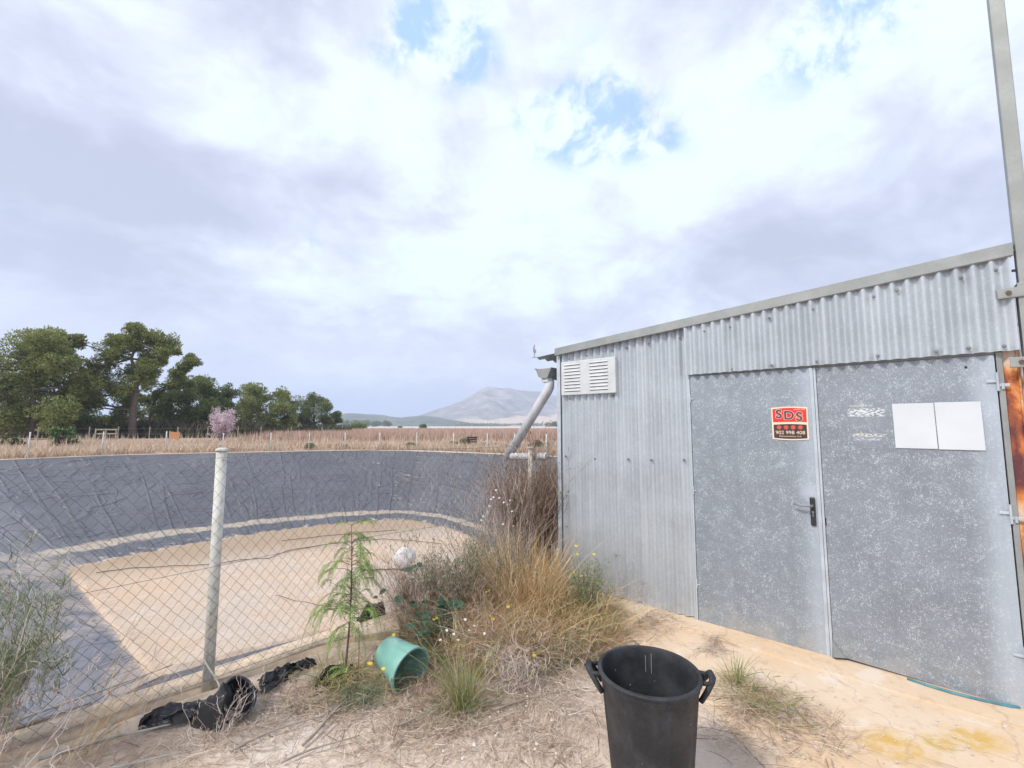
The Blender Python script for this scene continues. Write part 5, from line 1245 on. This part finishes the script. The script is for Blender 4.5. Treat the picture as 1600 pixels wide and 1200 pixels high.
# pines
def pine(label, base, d_, clumps, mat, trunks, seed, dens=1., name='pine_tree'):
    r = np.random.default_rng(seed); e = tag(empty(name, gpt(base, d_)), label, 'tree', 'pines beyond the reservoir'); O = np.array(e.location)
    V, F_, k0 = [], [], 0; lim = MB(); sc_ = d_/F_PX
    T = [np.array(D(x, y, d_))-O for x, y, *_ in trunks[0]]
    tr = MB(); n_t = len(T); wpx = trunks[1]
    tr.tube([Vector(t) for t in T], [max(.03, sc_*wpx*(1-.8*j/(n_t-1))*.5) for j in range(n_t)], 9)
    for cx, cy, cr in clumps:
        C = np.array(D(cx, cy, d_))-O; Rm = cr*sc_; C[1] += r.normal(0, 1)*min(2.2, 1.1*Rm); C[2] = max(C[2], .8)
        j = min(range(n_t), key=lambda q: np.linalg.norm((T[q]-C)*np.array([1, .5, 1.3])+np.array([0, 0, .25*Rm])))
        mid = (T[j]*.5+C*.5)+np.array([0, 0, -.15*Rm]); lim.tube([Vector(T[j]), Vector(mid), Vector(C)], [sc_*wpx*.16, sc_*wpx*.11, .02], 5)
        cr = cr*1.22; Rm = Rm*1.22; npf = 22; pc = r.normal(size=(npf, 3)); pc /= np.linalg.norm(pc, axis=1)[:, None]
        pc = C+pc*np.array([1, 1, .85])*Rm*r.uniform(.2, .95, npf)[:, None]; pr_ = Rm*r.uniform(.26, .46, npf)
        n = int((105*cr+380)*dens); idx = r.integers(0, npf, n); dd = r.normal(size=(n, 3)); dd /= np.linalg.norm(dd, axis=1)[:, None]
        B = pc[idx]+dd*np.array([1, 1, .75])*pr_[idx][:, None]*(r.uniform(.25, 1, n)**.4)[:, None]
        B[:, 2] = np.maximum(B[:, 2], .15)
        dr_ = dd+r.normal(0, .55, (n, 3))+np.array([0, 0, .45]); dr_ /= np.linalg.norm(dr_, axis=1)[:, None]
        L = (.20+.0009*d_)*r.uniform(.6, 1.4, n); P = B[:, None]+dr_[:, None]*(L[:, None]*np.array([0, .55, 1.]))[..., None]
        sd = np.cross(dr_, r.normal(size=(n, 3))); sd /= np.linalg.norm(sd, axis=1)[:, None]
        v, f_ = strips(P, L[:, None]*np.array([.10, .20, .04])[None], sd); V.append(v); F_.append(f_+k0); k0 += len(v)
        for a, rad_ in zip(pc[::2], pr_[::2]): lim.tube([Vector(C), Vector(a)], [.03, .012], 4)
    tk = tr.build('trunk', M['bark'], e, True); lim.build('limbs', M['bark'], tk)
    np_mesh('crown', np.concatenate(V), np.concatenate(F_), mat, e)
pine('wide dense pine at the left edge of the photo', 52, 52., [(60, 545, 30), (25, 552, 28), (95, 540, 26), (112, 570, 24), (50, 585, 34), (90, 605, 32), (20, 605, 30), (0, 572, 32), (0, 640, 28), (60, 640, 30), (108, 645, 24), (72, 527, 18), (30, 535, 18), (-30, 590, 34), (-35, 550, 26), (45, 560, 26), (120, 595, 20), (85, 570, 26), (-20, 625, 30), (30, 655, 24), (88, 660, 18)], M['pine'], ([(50, 684), (54, 650), (50, 610), (58, 560)], 12), 1)
pine('tallest pine with a bare leaning trunk', 207, 57., [(228, 524, 20), (212, 516, 14), (244, 532, 16), (165, 528, 15), (182, 535, 14), (150, 540, 10), (250, 550, 13), (185, 552, 20), (218, 556, 22), (155, 572, 18), (192, 582, 25), (165, 600, 20), (225, 585, 18), (140, 618, 17), (118, 622, 14), (185, 632, 18), (150, 635, 14), (266, 553, 7), (272, 549, 5), (200, 610, 16), (175, 655, 12), (205, 540, 14), (240, 572, 12)], M['pine'], ([(207, 686), (207, 660), (208, 640), (212, 615), (214, 590), (205, 560), (215, 535)], 12), 2)
pine('open pine with a small separate tuft high on its right', 232, 66., [(258, 588, 14), (280, 588, 12), (300, 568, 9), (311, 568, 7), (292, 578, 8), (300, 560, 6), (265, 605, 12), (242, 600, 13), (285, 602, 10), (248, 618, 12), (230, 625, 10), (272, 620, 9)], M['pine'], ([(232, 683), (233, 655), (242, 625), (262, 600), (285, 585), (300, 572)], 5), 3, .8)
pine('low rounded dark pine right of the tallest one', 288, 62., [(285, 628, 19), (264, 640, 15), (312, 640, 16), (300, 655, 17), (272, 657, 15), (297, 618, 11), (320, 655, 10), (285, 645, 18)], M['pinedark'], ([(288, 683), (287, 660), (288, 640)], 6), 4)
pine('bushy pine behind the pink almond tree', 335, 74., [(330, 603, 16), (316, 600, 13), (302, 614, 12), (320, 664, 14), (345, 666, 13), (372, 662, 12), (346, 612, 13), (320, 622, 16), (350, 634, 16), (366, 648, 12), (335, 650, 17), (312, 612, 10), (335, 628, 16), (360, 660, 10)], M['pinedark'], ([(335, 681), (335, 655), (333, 625)], 5), 5)
pine('wide pine between the almond tree and the last pine', 405, 82., [(380, 613, 18), (445, 640, 14), (455, 662, 11), (365, 662, 12), (428, 664, 13), (395, 664, 14), (400, 609, 12), (425, 616, 13), (440, 622, 8), (375, 636, 15), (400, 636, 18), (430, 642, 16), (450, 652, 10), (385, 652, 14), (415, 655, 15), (440, 660, 9), (412, 622, 12)], M['pine'], ([(405, 679), (404, 655), (405, 625)], 6), 6)
pine('last pine on the right of the row, rounded and even', 490, 100., [(478, 630, 15), (462, 655, 12), (482, 664, 11), (512, 665, 11), (500, 630, 13), (515, 640, 11), (526, 650, 8), (468, 643, 11), (490, 647, 14), (508, 655, 11), (470, 655, 8), (486, 622, 8), (530, 657, 5), (462, 632, 6)], M['pinedark'], ([(490, 677), (491, 660), (490, 635)], 5), 7)
pine('pine filling the gap between the left and the tallest pine', 135, 66., [(132, 640, 17), (145, 655, 15), (122, 610, 14), (118, 655, 14), (160, 660, 12), (135, 590, 10), (150, 625, 12)], M['pinedark'], ([(135, 682), (135, 655), (132, 620)], 5), 8)
pine('shaded pine deep between the tallest and the open pine', 235, 78., [(225, 645, 13), (250, 640, 12), (240, 658, 12), (262, 655, 9), (215, 660, 9), (258, 625, 8)], M['pinedark'], ([(235, 681), (238, 655), (240, 635)], 4), 9, .7)
n = 9000; yv = rng.uniform(58, 72, n); xv = rng.uniform(-1.25, -.56, n)*yv; far_grass('pine_understorey', 0, np.column_stack([xv, yv]), 2.3, .10, M['scrub'], lean=.5)
n = 2600; yv = rng.uniform(85, 100, n); xv = rng.uniform(-.62, -.36, n)*yv; far_grass('pine_undergrowth', 0, np.column_stack([xv, yv]), 1.7, .10, M['scrub'], lean=.5)

# ------------------------------------------------------------------ hills
def m_hill(name, stops, sc1, patch=None):
    m_, b_, bs = new_mat(name); p = pos(b_)
    a = b_.noise(p, sc1, 6, .62); col = b_.ramp(a, stops)
    if patch:
        s = b_.n('ShaderNodeSeparateXYZ'); b_.put(s.inputs[0], p)
        q = b_.noise(b_.mapv(p, (.004, .004, .02)), 1., 5, .6)
        zone = b_.m('MULTIPLY', b_.m('SUBTRACT', 1., b_.ss(s.outputs[2], 18., 75.)), b_.ss(s.outputs[0], -330., 60.))
        col = b_.mix(b_.m('MULTIPLY', b_.ss(b_.m('ADD', q, b_.m('MULTIPLY', zone, .25)), .56, .64), b_.m('MINIMUM', b_.m('MULTIPLY', zone, 2.), 1.)), col, (.64, .50, .38))
    b_.put(bs.inputs['Base Color'], col); bs.inputs['Roughness'].default_value = 1.; bs.inputs['Specular IOR Level'].default_value = .05
    return m_
def hill(name, prof, dist, depth, mat, rough, nx=240, ny=60, seed=1, foot=.35):
    px = np.array([q[0] for q in prof]); py = np.array([q[1] for q in prof])
    xs = np.linspace(px.min(), px.max(), nx); hy = np.interp(xs, px, py)
    hz_ = np.array([D(a, c, dist)[2] for a, c in zip(xs, hy)]); wx = np.array([D(a, 600, dist)[0] for a in xs])
    tt = np.linspace(-1, 1, ny); V = []
    for t in tt:
        env = max(0., 1-abs(t))**.9 if t < 0 else max(0., 1-t)**.8
        y = dist+t*depth; nz = noise2(wx*.012, np.full(nx, y*.012), seed, 5, 1.)
        rid = 1-np.abs(noise2(wx*.01, np.full(nx, y*.006), seed+3, 4, 1.))
        g = env*(1+rough*(nz*.5+rid*.6-.6)*(1-env)**.6*1.6)
        V.append(np.column_stack([wx*(y/dist)**.0, np.full(nx, y), hz_*g+noise2(wx*.05, np.full(nx, y*.05), seed+7, 3, 1.)*rough*4*env*(1-env)-2*(env < .02)]))
    V = np.concatenate(V); i, j = np.meshgrid(np.arange(ny-1), np.arange(nx-1), indexing='ij'); k = (i*nx+j).ravel()
    return tag(np_mesh(name, V, np.column_stack([k, k+1, k+nx+1, k+nx]), mat, None, True), kind='structure')
hill('mountain', [(560, 667), (640, 660), (672, 648), (690, 638), (700, 633), (716, 630), (732, 624), (742, 616), (750, 611), (765, 606.5), (778, 605), (795, 606), (808, 609), (822, 610.5), (845, 612), (870, 617), (900, 621), (960, 628), (1040, 640), (1150, 652), (1300, 664)], 2600., 900., m_hill('bare limestone slope', [(.3, (.16, .17, .13)), (.5, (.30, .28, .23)), (.7, (.52, .45, .38))], .012, True), .55, 420, 120, 5)
hill('low_hills', [(-300, 655), (0, 650), (300, 652), (480, 650), (530, 646.5), (548, 645), (565, 646), (580, 647.5), (598, 648), (612, 651), (628, 652.5), (640, 651), (652, 650), (665, 649), (680, 651), (700, 655), (720, 658), (745, 662), (790, 665.5)], 1500., 330., m_hill('scrub covered slope', [(.35, (.07, .10, .05)), (.55, (.15, .16, .09)), (.75, (.28, .25, .17))], .02), .5, 400, 70, 12)

# haze: clear near, pale blue far away
hm_ = bpy.data.materials.new('air'); hm_.use_nodes = True; t = hm_.node_tree; t.nodes.clear()
pv = t.nodes.new('ShaderNodeVolumePrincipled'); pv.inputs['Color'].default_value = (.65, .76, .99, 1); pv.inputs['Density'].default_value = .00040; pv.inputs['Anisotropy'].default_value = .2
oo = t.nodes.new('ShaderNodeOutputMaterial'); t.links.new(pv.outputs[0], oo.inputs['Volume'])
tag(MB().box((-5600, -5600, -5), (5600, 5600, 300)).build('haze', hm_), kind='stuff')
